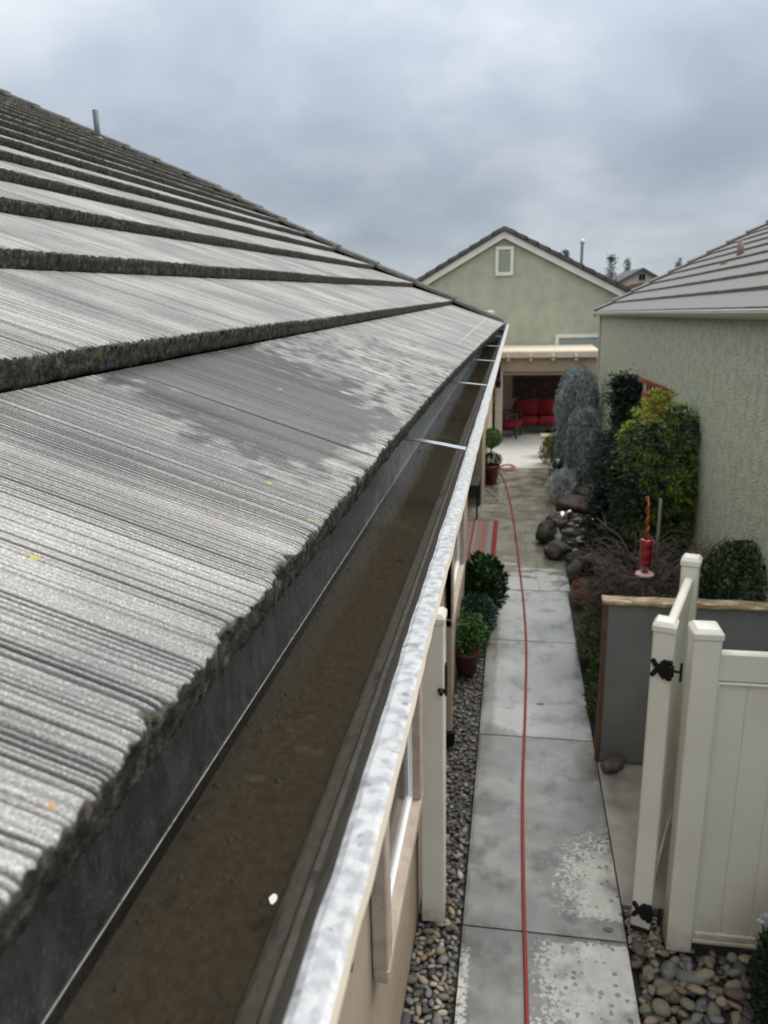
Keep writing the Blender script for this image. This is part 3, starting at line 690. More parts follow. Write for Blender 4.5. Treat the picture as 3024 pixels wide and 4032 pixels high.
# windows with broad stucco surrounds, downspout, utility cover
def wall_window(y0, y1, z0, z1, X=-0.48):
    wn = None
    b = MB(); t = 0.105
    b.prism([(y0 + t, z0 + t - .03), (y1 - t, z0 + t - .03), (y1 - t, z1 - t), (y0 + t, z1 - t)], 0, X - 0.030, X + 0.002)
    fr = MB(); f = 0.055
    a0, a1, c0, c1 = y0 + t - 0.005, y1 - t + 0.005, z0 + t - .035, z1 - t + 0.005
    for dx, ff in ((0.012, f), (0.024, f * 0.55)):
        for (p, q, r2, s) in ((a0, a1, c0, c0 + ff), (a0, a1, c1 - ff, c1)): fr.box((X + 0.003, p, r2), (X + dx, q, s), 0.002)
        for (p, q) in ((a0, a0 + ff), (a1 - ff, a1)): fr.box((X + 0.0032, p, c0 + ff), (X + dx - 0.0002, q, c1 - ff), 0.002)
    wn = obj('window', fr, M['window_white'], house)
    su = MB()
    for (p, q, r2, s) in ((y0, y1, z0, z0 + t - 0.04), (y0, y1, z1 - t, z1)): su.box((X + 0.003, p, r2), (X + 0.066, q, s), 0.008)
    for (p, q) in ((y0, y0 + t - 0.006), (y1 - t + 0.006, y1)): su.box((X + 0.003, p, z0 + t - 0.041), (X + 0.0645, q, z1 - t + 0.001), 0.006)
    obj('surround', su, M['trim_tan'], wn)
    pn = MB(); pn.box((X + 0.001, y0 + t, z0 + t - .03), (X + 0.006, y1 - t, z1 - t)); obj('pane', pn, M['glass_dark'], wn)
wall_window(2.30, 3.43, 0.90, 2.15); wall_window(5.40, 6.75, 0.98, 2.25)
b = MB(); b.box((-0.478, 5.40, 0.10), (-0.425, 5.47, 2.98), 0.006)
ds = obj('downspout', b, M['stucco_tan'], house)
b = MB(); b.box((-0.478, 5.385, -0.02), (-0.405, 5.49, 0.10), 0.006); obj('drain_adapter', b, M['black_metal'], ds)
b = MB(); b.box((-0.478, 1.05, 0.55), (-0.452, 1.862, 1.9), 0.004); uc = obj('utility_cover', b, M['stucco_tan'], house)
b = MB(); b.box((-0.4515, 1.850, 1.42), (-0.445, 1.874, 1.455), 0.002); obj('latch', b, M['pipe_brown'], uc)

# ================================================================== LEFT GATE POST
def post_cap(b, x, y, z, h=0.0635, e=0.006):
    b.box((x - h - e, y - h - e, z), (x + h + e, y + h + e, z + 0.035), 0.004)
    V = [(x + sx * (h + e - 0.003), y + sy * (h + e - 0.003), z + 0.0352) for sx, sy in ((-1, -1), (1, -1), (1, 1), (-1, 1))]
    V += [(x + sx * h * 0.82, y + sy * h * 0.82, z + 0.052) for sx, sy in ((-1, -1), (1, -1), (1, 1), (-1, 1))] + [(x, y, z + 0.060)]
    b.add(V, [(i, (i + 1) % 4, 4 + (i + 1) % 4, 4 + i) for i in range(4)] + [(4 + i, 4 + (i + 1) % 4, 8) for i in range(4)])
gp = thing('gate_post', 'single white vinyl post with black gate latch, standing against the tan wall', 'gate post', (-0.388, 3.66, 0))
b = MB(); b.box((-0.4515, 3.5965, -0.02), (-0.3245, 3.7235, 1.80), 0.006); obj('post', b, M['white_vinyl'], gp)
b = MB(); post_cap(b, -0.388, 3.66, 1.80); obj('cap', b, M['white_vinyl'], gp)
b = MB(); b.box((-0.3242, 3.64, 1.38), (-0.312, 3.68, 1.56), 0.003); b.box((-0.355, 3.585, 1.425), (-0.308, 3.597, 1.45), 0.003); b.tube([(-0.335, 3.597, 1.437), (-0.335, 3.555, 1.437)], 0.011, 8)
obj('latch', b, M['black_metal'], gp)

# ================================================================== WHITE VINYL FENCE + GATE
fence = thing('vinyl_fence', 'white vinyl privacy fence panel with square end post beside the path', 'fence', (0.93, 3.64, 0))
b = MB(); b.box((0.868, 3.575, -0.02), (0.995, 3.702, 1.795), 0.006); fp = obj('post', b, M['white_vinyl'], fence)
b = MB(); post_cap(b, 0.9315, 3.6385, 1.795); obj('cap', b, M['white_vinyl'], fp)
b = MB(); b.box((0.996, 3.612, 1.565), (1.80, 3.664, 1.715), 0.008); b.box((0.996, 3.607, 1.548), (1.80, 3.669, 1.562), 0.004); obj('top_rail', b, M['white_vinyl'], fence)
b = MB(); b.box((0.996, 3.612, 0.045), (1.80, 3.664, 0.085), 0.004); b.box((0.996, 3.604, 0.02), (1.80, 3.672, 0.044), 0.004); obj('bottom_rail', b, M['white_vinyl'], fence)
b = MB(); x = 0.9965
while x < 1.79:
    x1 = min(x + 0.147, 1.80)
    b.prism([(x, 3.628), (x + 0.004, 3.622), (x1 - 0.004, 3.622), (x1, 3.628), (x1, 3.648), (x1 - 0.004, 3.654), (x + 0.004, 3.654), (x, 3.648)], 2, 0.0855, 1.5475); x = x1 + 0.0005
obj('boards', b, M['white_vinyl'], fence)
b = MB(); b.box((0.997, 3.602, 0.0855), (1.012, 3.674, 1.5475), 0.003); obj('edge_channel', b, M['white_vinyl'], fence)

ang = math.atan2(4.535 - 3.565, 1.075 - 0.755)
gate = thing('gate', 'narrow white vinyl gate standing open on black butterfly hinges', 'gate', (0.755, 3.69, 0.05), rot=(0, 0, ang))
GL = 0.98; hw = 0.05
def lobj(name, b, m, parent, smooth=False): return obj(name, b, m, parent, smooth, None, False)
for xx, top in ((0.0, 1.745), (GL, 1.765)):
    b = MB(); b.box((xx - hw, -hw, 0.0), (xx + hw, hw, top), 0.006); st = lobj('stile', b, M['white_vinyl'], gate)
    b = MB(); post_cap(b, xx, 0, top, hw, 0.006); lobj('cap', b, M['white_vinyl'], st)
b = MB(); b.box((hw + 0.001, -0.024, 1.575), (GL - hw - 0.001, 0.024, 1.70), 0.008); lobj('top_rail', b, M['white_vinyl'], gate)
b = MB(); b.box((hw + 0.001, -0.024, 0.03), (GL - hw - 0.001, 0.024, 0.13), 0.006); lobj('bottom_rail', b, M['white_vinyl'], gate)
b = MB(); x = hw + 0.0015
while x < GL - hw - 0.02:
    x1 = min(x + 0.146, GL - hw - 0.0015)
    b.prism([(x, -0.010), (x + 0.004, -0.016), (x1 - 0.004, -0.016), (x1, -0.010), (x1, 0.010), (x1 - 0.004, 0.016), (x + 0.004, 0.016), (x, 0.010)], 2, 0.1305, 1.5745); x = x1 + 0.0005
lobj('boards', b, M['white_vinyl'], gate)
# butterfly hinges: leaf with two lobes on the stile face, knuckle barrel towards the fence post
def hinge(z):
    b = MB(); x0 = -hw - 0.0055
    def pt(y, zz): return (y, zz)
    outl = [(0.030, 0.046), (0.012, 0.020), (0.003, 0.036), (-0.012, 0.052), (-0.030, 0.046), (-0.030, -0.046), (-0.012, -0.052), (0.003, -0.036), (0.012, -0.020), (0.030, -0.046), (0.044, -0.048), (0.050, -0.034), (0.034, -0.010), (0.026, 0.0), (0.034, 0.010), (0.050, 0.034), (0.044, 0.048)]
    b.prism([(y, z + zz) for y, zz in outl], 0, x0 - 0.006, x0 + 0.005)
    b.tube([(x0 - 0.004, -0.040, z - 0.05), (x0 - 0.004, -0.040, z + 0.05)], 0.015, 10)
    b.box((x0 - 0.02, -0.062, z - 0.03), (x0 + 0.008, -0.030, z + 0.03), 0.004)
    b.box((x0 - 0.006, -0.088, z - 0.006), (x0 + 0.004, -0.060, z + 0.006), 0.002); b.box((x0 - 0.01, -0.100, z - 0.05), (x0 + 0.012, -0.088, z + 0.05), 0.003)
    return lobj('hinge', b, M['black_metal'], gate)
hinge(1.555); hinge(0.115)
b = MB(); b.box((GL + hw + 0.0005, -0.02, 1.32), (GL + hw + 0.02, 0.02, 1.46), 0.003); lobj('latch', b, M['black_metal'], gate)
b = MB(); b.box((-0.056, -0.052, -0.022), (0.052, 0.052, -0.001), 0.003); lobj('stile_foot', b, M['black_metal'], gate)

# ================================================================== GREY SCREEN with live-edge cap
scr = thing('garden_screen', 'low grey panel screen topped with a rough timber slab, behind the white gate', 'screen', (1.2, 5.32, 0))
b = MB(); b.box((0.690, 5.305, 0.0), (1.79, 5.335, 1.262)); obj('panel', b, M['grey_panel'], scr)
b = MB(); b.box((0.655, 5.295, -0.02), (0.689, 5.345, 1.262), 0.004); obj('end_post', b, M['brown_wood'], scr)
b = MB(); n = 60; V = []
for i in range(n + 1):
    x = 0.645 + (1.79 - 0.645) * i / n
    fr_ = 5.275 + 0.016 * (float(fbm(x * 9, 0.3, 71)) - 0.5) * 2; tp = 1.300 + 0.016 * (float(fbm(x * 7, 0.8, 72)) - 0.5); lo_ = 1.2625
    V += [(x, fr_ + 0.012, lo_), (x, fr_ - 0.002, 1.268), (x, fr_ - 0.004, 1.285 + 0.008 * (float(vn(x * 25, 0.2, 73)) - .5)), (x, fr_ + 0.010, tp), (x, 5.365, tp + 0.004), (x, 5.378, 1.28), (x, 5.365, lo_)]
k = 7; F = [tuple(range(k)), tuple(range(n * k + k - 1, n * k - 1, -1))]
for i in range(n):
    for j in range(k): F.append((i * k + j, (i + 1) * k + j, (i + 1) * k + (j + 1) % k, i * k + (j + 1) % k))
b.add(V, F); obj('timber_cap', b, M['old_wood'], scr, True)

# ================================================================== HOSE
def catmull(pts, n=10):
    P = [Vector(p) for p in pts]; P = [P[0]] + P + [P[-1]]; o = []
    for i in range(1, len(P) - 2):
        for k in range(n):
            t = k / n; a, b_, c, d = P[i - 1], P[i], P[i + 1], P[i + 2]
            o.append(0.5 * ((2 * b_) + (c - a) * t + (2 * a - 5 * b_ + 4 * c - d) * t * t + (3 * b_ - a - 3 * c + d) * t ** 3))
    o.append(P[-2]); return o
hz = 0.0115
hp = [(0.10, 1.2, hz), (0.118, 2.2, hz), (0.127, 3.01, hz), (0.118, 3.9, hz), (0.121, 4.9, hz), (0.150, 6.0, hz), (0.171, 7.19, hz), (0.158, 8.2, hz), (0.126, 9.15, hz), (0.075, 10.6, hz), (-0.008, 12.36, hz), (-0.10, 13.7, hz), (-0.199, 14.69, hz), (-0.29, 15.2, hz),
      (-0.27, 15.55, hz), (-0.12, 15.75, hz), (0.02, 15.62, hz), (0.03, 15.32, hz), (-0.10, 15.18, hz), (-0.24, 15.32, hz + 0.02), (-0.22, 15.58, hz + 0.022), (-0.06, 15.66, hz + 0.022), (0.0, 15.45, hz + 0.022), (-0.12, 15.26, hz + 0.022)]
b = MB(); pts = catmull(hp, 12); b.tube(pts, 0.0108, 10)
solo('garden_hose', b, M['hose_red'], 'red garden hose running down the concrete path to a loose coil', 'hose', smooth=True)

b = MB(); b.box((0.245, 6.085, 0.0005), (0.305, 6.103, 0.004), 0.001)
solo('bolt_plate', b, M['dark_metal'], 'small dark metal drop bolt plate set in the path slab', 'plate')
b = MB(); V = [(0.575 + 0.03 * x_, 3.655 + 0.03 * y_, 0.006 + 0.004 * abs(x_)) for x_, y_ in ((-1, 0), (-.4, .45), (.5, .4), (1, 0.05), (.4, -.4), (-.5, -.4))]; V += [(x_, y_, z_ - 0.0015) for x_, y_, z_ in V]
b.add(V, [(0, 1, 2, 3, 4, 5), (11, 10, 9, 8, 7, 6)] + [(i, 6 + i, 6 + (i + 1) % 6, (i + 1) % 6) for i in range(6)])
solo('fallen_leaf', b, M['stone_rust'], 'single rusty orange leaf lying near the path joint', 'leaf')

# ================================================================== STONES
def stone_mesh(seed, sub=3, sx=1.0, sy=0.75, sz=0.55, lump=0.16):
    import bmesh
    bm = bmesh.new(); bmesh.ops.create_icosphere(bm, subdivisions=sub, radius=1.0)
    V = np.array([v.co[:] for v in bm.verts]); F = [tuple(v.index for v in f.verts) for f in bm.faces]; bm.free()
    rs = np.random.RandomState(seed); r = np.ones(len(V))
    for _ in range(11 if lump < 0.2 else 46):
        d = rs.normal(size=3); d /= np.linalg.norm(d); c = rs.uniform(0.2, 0.9)
        r += (lump * rs.uniform(-1, 1) * sstep(c - 0.7, c + 0.5, V @ d)) if lump < 0.2 else 0.13 * rs.uniform(-1, 0.8) * sstep(c - 0.16, c + 0.16, V @ d)
    V = V * r[:, None] * np.array([sx, sy, sz])
    return V, F
COB = []
for i in range(6):
    rs = np.random.RandomState(i + 50)
    COB.append(stone_mesh(i, 3, rs.uniform(1.0, 1.25), rs.uniform(0.6, 0.9), rs.uniform(0.42, 0.62), 0.19))
cob_cache = {}
def cob_mesh(i, colr):
    if (i, colr) not in cob_cache: cob_cache[(i, colr)] = mesh_from(COB[i][0], COB[i][1], M['stone_' + colr], None, True, 'cobble')
    return cob_cache[(i, colr)]
def scatter(n, area, rmin, rmax, seed, sep=0.8, avoid=None, tries=20000):
    rs = random.Random(seed); P = []
    for _ in range(tries):
        if len(P) >= n: break
        x = rs.uniform(area[0], area[1]); y = rs.uniform(area[2], area[3]); r = rmin + (rmax - rmin) * rs.random() ** 1.6
        if avoid and avoid(x, y, r): continue
        if all((x - a) ** 2 + (y - c) ** 2 > ((r + q) * sep) ** 2 for a, c, q in P): P.append((x, y, r))
    return P
def place_stone(name, i, colr, x, y, z, r, rs, label, cat, group):
    o = bpy.data.objects.new(name, cob_mesh(i, colr)); C.objects.link(o)
    o.location = (x, y, z); o.scale = (r, r, r); o.rotation_euler = (rs.uniform(-.35, .35), rs.uniform(-.35, .35), rs.uniform(0, 6.28))
    return tag(o, label, cat, group)
rs = random.Random(31)
NAMEC = {'grey': 'grey', 'tan': 'tan', 'brown': 'brown', 'pale': 'pale cream', 'olive': 'olive', 'rust': 'rusty orange', 'dark': 'dark grey'}
def post_avoid(x, y, r): return (0.80 < x < 1.06 and y > 3.53 - r * 0.5) or (x > 0.96 and y > 3.585 - r * 0.3)
lay1 = scatter(125, (0.69, 1.62, 2.85, 3.60), 0.022, 0.072, 3, 0.80, lambda x, y, r: post_avoid(x, y, r) or x - r * .8 < 0.668)
lay2 = scatter(60, (0.69, 1.62, 2.85, 3.58), 0.024, 0.050, 8, 0.95, lambda x, y, r: post_avoid(x, y, r) or x - r * .8 < 0.668)
for li, L_ in enumerate((lay1, lay2)):
    for x, y, r in L_:
        c = rs.choices(['grey', 'tan', 'brown', 'pale', 'olive', 'rust'], [11, 4.5, 4, 1, 5, 0.3])[0]
        place_stone('river_cobble', rs.randrange(6), c, x, y, -0.045 + li * 0.036 + r * 0.25, r, rs, '%s river cobble in the bed at the foot of the white fence' % NAMEC[c], 'cobble', '%s river cobbles below the white fence' % NAMEC[c])
# left bed: bigger dry pebbles near, small dark wet ones further on
b = MB(); b.add([(-0.48, -0.5, -0.055), (-0.222, -0.5, -0.055), (-0.222, 8.6, -0.055), (-0.48, 8.6, -0.055)], [(0, 1, 2, 3)])
struct('gravel_bed', b, M['gravel_dark'])
lp_ = scatter(130, (-0.47, -0.235, 2.85, 3.60), 0.015, 0.036, 5, 0.86, lambda x, y, r: x > -0.235 - r * 0.7)
lp_ += scatter(110, (-0.47, -0.235, 3.60, 4.5), 0.014, 0.030, 6, 0.86, lambda x, y, r: (x < -0.31 and y < 3.75) or x > -0.235 - r * 0.7)
for x, y, r in lp_:
    c = rs.choices(['grey', 'tan', 'brown', 'pale', 'olive', 'rust', 'dark'], [5, 2, 2, 0.9, 3, 0.7, 5] if y < 3.7 else [2, .8, 2, 0.35, 1.5, 0.6, 8])[0]
    place_stone('pebble', rs.randrange(6), c, x, y, -0.034 + r * 0.3, r, rs, '%s pebble in the narrow bed between tan wall and path' % NAMEC[c], 'pebble', '%s pebbles between wall and path' % NAMEC[c])
def pebble_mass(name, area, n, rmin, rmax, z, cols, seed, weights=None, sub_src=None):
    rg = np.random.RandomState(seed); Vl = []; Fl = []; ml = []; o = 0
    low = [stone_mesh(q, 2, 1.0, 0.75, 0.55) for q in range(4)]
    for _ in range(n):
        x = rg.uniform(area[0], area[1]); y = rg.uniform(area[2], area[3]); r = rg.uniform(rmin, rmax); V, F = low[rg.randint(4)]
        a = rg.uniform(0, 6.28); ca, sa = math.cos(a), math.sin(a)
        P = V * r; P = np.stack([P[:, 0] * ca - P[:, 1] * sa + x, P[:, 0] * sa + P[:, 1] * ca + y, P[:, 2] + z + rg.uniform(-0.3, 0.6) * r], 1)
        Vl.append(P); Fl.append(np.array(F) + o); o += len(P); ml.append(np.full(len(F), rg.choice(len(cols), p=weights)))
    me = mesh_from(np.vstack(Vl), np.vstack(Fl), [M['stone_' + c] for c in cols], np.concatenate(ml), True, name)
    return struct(name, me, None, 'stuff')
pebble_mass('gravel', (-0.465, -0.236, 2.2, 8.4), 1500, 0.011, 0.024, -0.046, ['dark', 'brown', 'grey', 'olive'], 11, [0.62, 0.18, 0.12, 0.08])
pebble_mass('pea_gravel', (0.685, 0.86, 3.56, 3.85), 420, 0.006, 0.012, -0.03, ['tan', 'pale', 'brown', 'grey'], 12, [0.35, 0.25, 0.2, 0.2])
pebble_mass('entry_gravel', (-0.47, -0.25, 12.68, 15.5), 420, 0.014, 0.03, -0.01, ['dark', 'brown', 'rust', 'grey'], 13, [0.5, 0.25, 0.1, 0.15])
pebble_mass('cobble_fill', (0.70, 1.80, 2.2, 3.62), 700, 0.018, 0.032, -0.040, ['dark', 'grey', 'brown', 'olive'], 14, [0.5, 0.2, 0.2, 0.1])
# rocks along the bed
def rock(name, x, y, z, r, m, label, seed, sc=(1, 0.8, 0.65), cat='rock', group=None, lump=0.26):
    V, F = stone_mesh(seed, 4 if cat == 'boulder' else 3, *sc, lump=lump); o = link(name, mesh_from(V * r, F, M[m], None, True, name)); o.location = (x, y, z); o.rotation_euler = (0, 0, seed * 1.3)
    return tag(o, label, cat, group)
rock('cobble', 0.765, 5.20, 0.05, 0.10, 'stone_brown', 'brown cobble at the foot of the grey screen', 3, (1.2, 0.8, 0.7), 'cobble')
rock('boulder', 0.46, 10.65, 0.12, 0.21, 'boulder_dark', 'large dark mossy boulder jutting furthest onto the walkway', 4, (1, 0.8, 0.8), 'boulder')
rock('boulder', 0.84, 9.6, 0.09, 0.20, 'boulder_dark', 'dark green boulder behind the dull red pot', 9, (1.1, 0.8, 0.6), 'boulder')
rock('boulder', 0.62, 9.95, 0.12, 0.15, 'boulder_grey', 'olive grey boulder between two dark mossy ones', 6, (1, 0.9, 0.8), 'boulder')
rock('boulder', 1.00, 12.1, 0.16, 0.34, 'boulder_red', 'broad reddish brown boulder in front of the weeping spruce', 7, (1.2, 0.7, 0.5), 'boulder')
rock('boulder', 0.66, 11.6, 0.10, 0.17, 'boulder_grey', 'rounded grey boulder beside the silver ornament', 8, (1, 0.9, 0.7), 'boulder')
rock('boulder', 1.30, 12.7, 0.20, 0.24, 'boulder_grey', 'grey boulder farthest back under the dark evergreens', 12, (1, 0.9, 0.7), 'boulder')
rock('boulder', 0.50, 10.05, 0.07, 0.09, 'boulder_red', 'small rust red rock at the walkway edge', 13, (1, 0.9, 0.8), 'rock')
rock('stepping_stone', 0.60, 9.05, -0.012, 0.15, 'pad', 'flat tan stone set into the path edge', 14, (0.8, 1.2, 0.12), 'stone', lump=0.1)
for i in range(30):
    a = rs.uniform(0, 1); y = 9.3 + rs.uniform(0, 3.6); x = 0.66 + 0.1 * abs(y - 10.6) * 0.4 + rs.uniform(0, 0.62)
    m_ = rs.choice(['boulder_dark', 'boulder_grey', 'boulder_red'])
    rock('rock', x, y, 0.03 + rs.uniform(0, 0.06), rs.uniform(0.07, 0.15), m_, '%s rock in the planted bed of boulders' % {'boulder_dark': 'dark mossy', 'boulder_grey': 'grey', 'boulder_red': 'reddish'}[m_], 20 + i, (1, 0.8, 0.7), 'rock', '%s rocks filling the boulder bed' % {'boulder_dark': 'dark mossy', 'boulder_grey': 'grey', 'boulder_red': 'reddish'}[m_])
for x, y, r in scatter(30, (0.62, 1.15, 9.9, 11.6), 0.035, 0.085, 15, 0.85):
    place_stone('stream_stone', rs.randrange(6), rs.choice(['tan', 'olive', 'grey', 'brown']), x, y, 0.07 + 0.12 * rs.random(), r, rs, 'small rounded stone of the dry stream heap behind the boulders', 'stone', 'rounded stones of the dry stream heap')

# ================================================================== FOLIAGE
def leaf_mesh(P, D, L, Wd, mats, mi=None, bend=0.25, seed=1, name='foliage', per=None):
    """one bent diamond per leaf: P base points, D directions (unit), L lengths, Wd widths"""
    rg = np.random.RandomState(seed); n = len(P)
    R = rg.normal(size=(n, 3)); s = np.cross(D, R); s /= np.linalg.norm(s, axis=1)[:, None] + 1e-9
    up = np.cross(s, D)
    L = np.broadcast_to(L, (n,))[:, None]; Wd = np.broadcast_to(Wd, (n,))[:, None]
    a = P; m_ = P + D * L * 0.5 + up * L * bend * 0.3; t = P + D * L - up * L * bend * 0.3
    V = np.stack([a, m_ + s * Wd * 0.5, t, m_ - s * Wd * 0.5], 1).reshape(-1, 3)
    F = np.arange(4 * n).reshape(n, 4)
    return mesh_from(V, F, mats, mi, True, name)
def unit(v): return v / (np.linalg.norm(v, axis=1)[:, None] + 1e-9)
def lump_shell(n, rad, rg, lumps=9, amp=0.3, fill=0.35):
    d = unit(rg.normal(size=(n, 3))); r = np.ones(n)
    if amp > 0.15:                                    # shoots that stand out past the rest, and gaps between them
        r += 0.16 * (vn(d[:, 0] * 5 + 40, d[:, 1] * 5 + d[:, 2] * 4 + 40, lumps) - 0.45) + 0.10 * (vn(d[:, 0] * 13 + 40, d[:, 1] * 13 + d[:, 2] * 11 + 40, lumps + 3) - 0.5)
    for _ in range(lumps):
        q = unit(rg.normal(size=(1, 3)))[0]; r += amp * rg.uniform(-0.7, 1.0) * sstep(0.55, 0.95, d @ q)
    f = 1 - fill * rg.rand(n) ** 1.5
    return d * (r * f)[:, None] * np.array(rad), d
def shrub(name, label, cat, base, centre, rad, n, L, Wd, m, seed, group=None, up=0.4, pot=None, lumps=9, amp=0.3, trunk=True, parts=('foliage',)):
    t = thing(name, label, cat, base, group); rg = np.random.RandomState(seed)
    P, d = lump_shell(n, rad, rg, lumps, amp)
    P = P + np.array(centre) - np.array(base)
    P = P[P[:, 2] > 0.0] if pot is None else P; d = unit(rg.normal(size=P.shape) * 0.6 + unit(P - (np.array(centre) - np.array(base))) + np.array([0, 0, up]))
    link('foliage', leaf_mesh(P, d, L * rg.uniform(0.6, 1.25, len(P)), Wd, M[m], seed=seed), t)
    if trunk:
        b = MB(); h = centre[2] - base[2]
        for k in range(5):
            a = k * 1.3 + seed; b.tube([(0.02 * math.cos(a), 0.02 * math.sin(a), 0), (rad[0] * 0.3 * math.cos(a), rad[1] * 0.3 * math.sin(a), h * 0.6), (rad[0] * 0.6 * math.cos(a), rad[1] * 0.6 * math.sin(a), h)], [0.012, 0.008, 0.004], 6)
        obj('stems', b, M['bark'], t, world=False)
    return t
def pot_part(t, r0, r1, h, m, z=0.0):
    b = MB(); b.lathe([(r0, 0), (r1 * 0.97, h * 0.86), (r1 * 1.06, h * 0.86), (r1 * 1.06, h), (r1 * 0.92, h), (r1 * 0.88, h * 0.88), (0.01, h * 0.88)], (0, 0, z), 22)
    return obj('pot', b, M[m], t, True, world=False)

# left of the path
shrub('leafy_shrub', 'tall glossy green shrub beside the window, first after the rug', 'shrub', (-0.35, 7.95, 0), (-0.35, 7.95, 0.36), (0.21, 0.34, 0.31), 3200, 0.085, 0.036, 'leaf_deep', 1, lumps=14, amp=0.4)
shrub('blue_shrub', 'low bluish green shrub between the glossy shrub and the potted plant', 'shrub', (-0.36, 7.25, 0), (-0.36, 7.25, 0.28), (0.20, 0.28, 0.26), 4600, 0.035, 0.018, 'leaf_blue', 2)
t = thing('potted_plant', 'bright green feathery plant in a terracotta pot by the tan wall', 'potted plant', (-0.385, 6.62, 0))
pot_part(t, 0.085, 0.125, 0.22, 'terracotta')
rg = np.random.RandomState(4); Pn = []; Dn = []
for k in range(230):
    a = rg.uniform(0, 6.28); rr = rg.uniform(0.05, 0.22); h = rg.uniform(0.12, 0.36)
    for q in range(16):
        u = q / 15; Pn.append((rr * u * math.cos(a), rr * u * math.sin(a) * 1.2, 0.20 + h * math.sin(u * 2.6))); Dn.append((math.cos(a) + rg.normal() * .8, math.sin(a) + rg.normal() * .8, 0.8 - u + rg.normal() * .5))
link('foliage', leaf_mesh(np.array(Pn), unit(np.array(Dn)), 0.038, 0.012, M['leaf_bright'], seed=4), t)
b = MB(); b.lathe([(0.012, 0.0), (0.02, 0.012), (0.014, 0.03), (0.002, 0.034)], (-0.46, 7.86, 0.40), 10)
solo('orange_ornament', b, M['star_leaf'], 'small yellow ornament tucked low in the glossy green shrub', 'ornament', smooth=True)

# potted topiary
t = thing('potted_topiary', 'clipped round topiary ball in a dark red pot by the porch post', 'topiary', (-0.40, 14.1, 0))
pot_part(t, 0.11, 0.155, 0.36, 'glazed_red')
b = MB(); b.tube([(0, 0, 0.34), (0.005, 0, 0.75)], 0.014, 8); obj('trunk', b, M['bark'], t, world=False)
rg = np.random.RandomState(6); P, d = lump_shell(2600, (0.16, 0.16, 0.17), rg, 6, 0.12); link('foliage', leaf_mesh(P + np.array([0, 0, 0.86]), unit(d + rg.normal(size=d.shape) * .7), 0.03, 0.016, M['leaf_fresh'], seed=6), t)
P, d = lump_shell(1500, (0.15, 0.15, 0.12), rg, 6, 0.25); link('underplanting', leaf_mesh(P + np.array([0, 0, 0.44]), unit(d + rg.normal(size=d.shape) * .7), 0.04, 0.016, M['leaf_deep'], seed=7), t)

# weeping blue spruces
def weeping(label, base, h, rad, seed, lean=(0, 0), tiers=((1.0, 1.0),)):
    t = thing('weeping_spruce', label, 'tree', base, 'weeping blue spruces by the walkway'); rg = np.random.RandomState(seed)
    Pn = []; Dn = []
    nbr = 34
    for br in range(nbr):
        a0 = br * 2.399 + rg.normal() * 0.25; zf = (br + 0.5) / nbr; z1 = h * (1.0 - 0.55 * zf ** 1.7)
        rb = rad * rg.uniform(0.62, 1.08) * (0.74 + 0.26 * min(1.0, zf * 2.6)); dr = h * rg.uniform(0.35, 0.75)
        for k in range(15):
            a = a0 + rg.normal() * 0.16; z0 = z1 + rg.normal() * 0.03; ro = rb * rg.uniform(0.82, 1.05); drop = dr * rg.uniform(0.55, 1.1)
            q = int(52 * drop / 1.2) + 16; u = np.linspace(0, 1, q)
            r = ro * (1 - np.exp(-u * 7)) * (1 + 0.06 * np.sin(u * 6 + br)); z = z0 + 0.05 * np.sin(np.clip(u * 8, 0, 3.14)) - drop * np.clip(u - 0.10, 0, 1) ** 1.1
            wv = 0.012 * np.sin(u * 11 + k)
            px = r * math.cos(a) + wv + lean[0] * z / h; py = r * math.sin(a) + wv + lean[1] * z / h
            keep = z > 0.06
            Pn.append(np.stack([px, py, z], 1)[keep]); dd = np.stack([0.45 * math.cos(a) + rg.normal(size=q) * .4, 0.45 * math.sin(a) + rg.normal(size=q) * .4, -0.95 + rg.normal(size=q) * .35], 1); Dn.append(dd[keep])
    P = np.vstack(Pn) + rg.normal(size=(sum(map(len, Pn)), 3)) * 0.008
    link('crown', leaf_mesh(P, unit(np.vstack(Dn)), 0.058, 0.010, M['spruce_blue'], seed=seed), t)
    b = MB(); b.tube([(0, 0, 0), (lean[0] * .3, lean[1] * .3, h * 0.5), (lean[0], lean[1], h * 0.97)], [0.045, 0.035, 0.015], 8); obj('trunk', b, M['bark'], t, world=False)
weeping('tall weeping blue spruce beside the patio cover', (1.14, 15.0, 0), 2.0, 0.44, 1)
weeping('shorter weeping blue spruce in front of the taller one', (1.14, 13.2, 0), 1.50, 0.29, 2)

# dark conifers behind the birdhouse
def conifer(label, base, h, rad, seed, n=5200, m='conifer_dark', group=None, name='dark_conifer', L=0.07):
    t = thing(name, label, 'tree', base, group); rg = np.random.RandomState(seed)
    nb = 46 if L < 0.2 else 130; ex = 0.65 if L < 0.2 else 1.0; Pn = []; Dn = []
    for k in range(nb):
        z = h * (0.08 + 0.92 * rg.rand()); a = rg.uniform(0, 6.28); ro = rad * (1.08 - z / h) ** ex * rg.uniform(0.7, 1.15); q = n // nb
        u = rg.rand(q) ** 0.6; sp = 0.10 * rad / 0.4
        Pn.append(np.stack([ro * u * math.cos(a), ro * u * math.sin(a), z + 0.10 * u * rad], 1) + rg.normal(size=(q, 3)) * sp * np.array([1, 1, 0.8])); Dn.append(rg.normal(size=(q, 3)) * .6 + np.array([math.cos(a), math.sin(a), 0.5]))
    P = np.vstack(Pn); P[:, 2] = np.abs(P[:, 2])
    link('crown', leaf_mesh(P, unit(np.vstack(Dn)), L, L * 0.3, M[m], seed=seed), t)
    b = MB(); b.tube([(0, 0, 0), (0, 0, h * 0.95)], [0.04, 0.008], 7); obj('trunk', b, M['bark'], t, world=False)
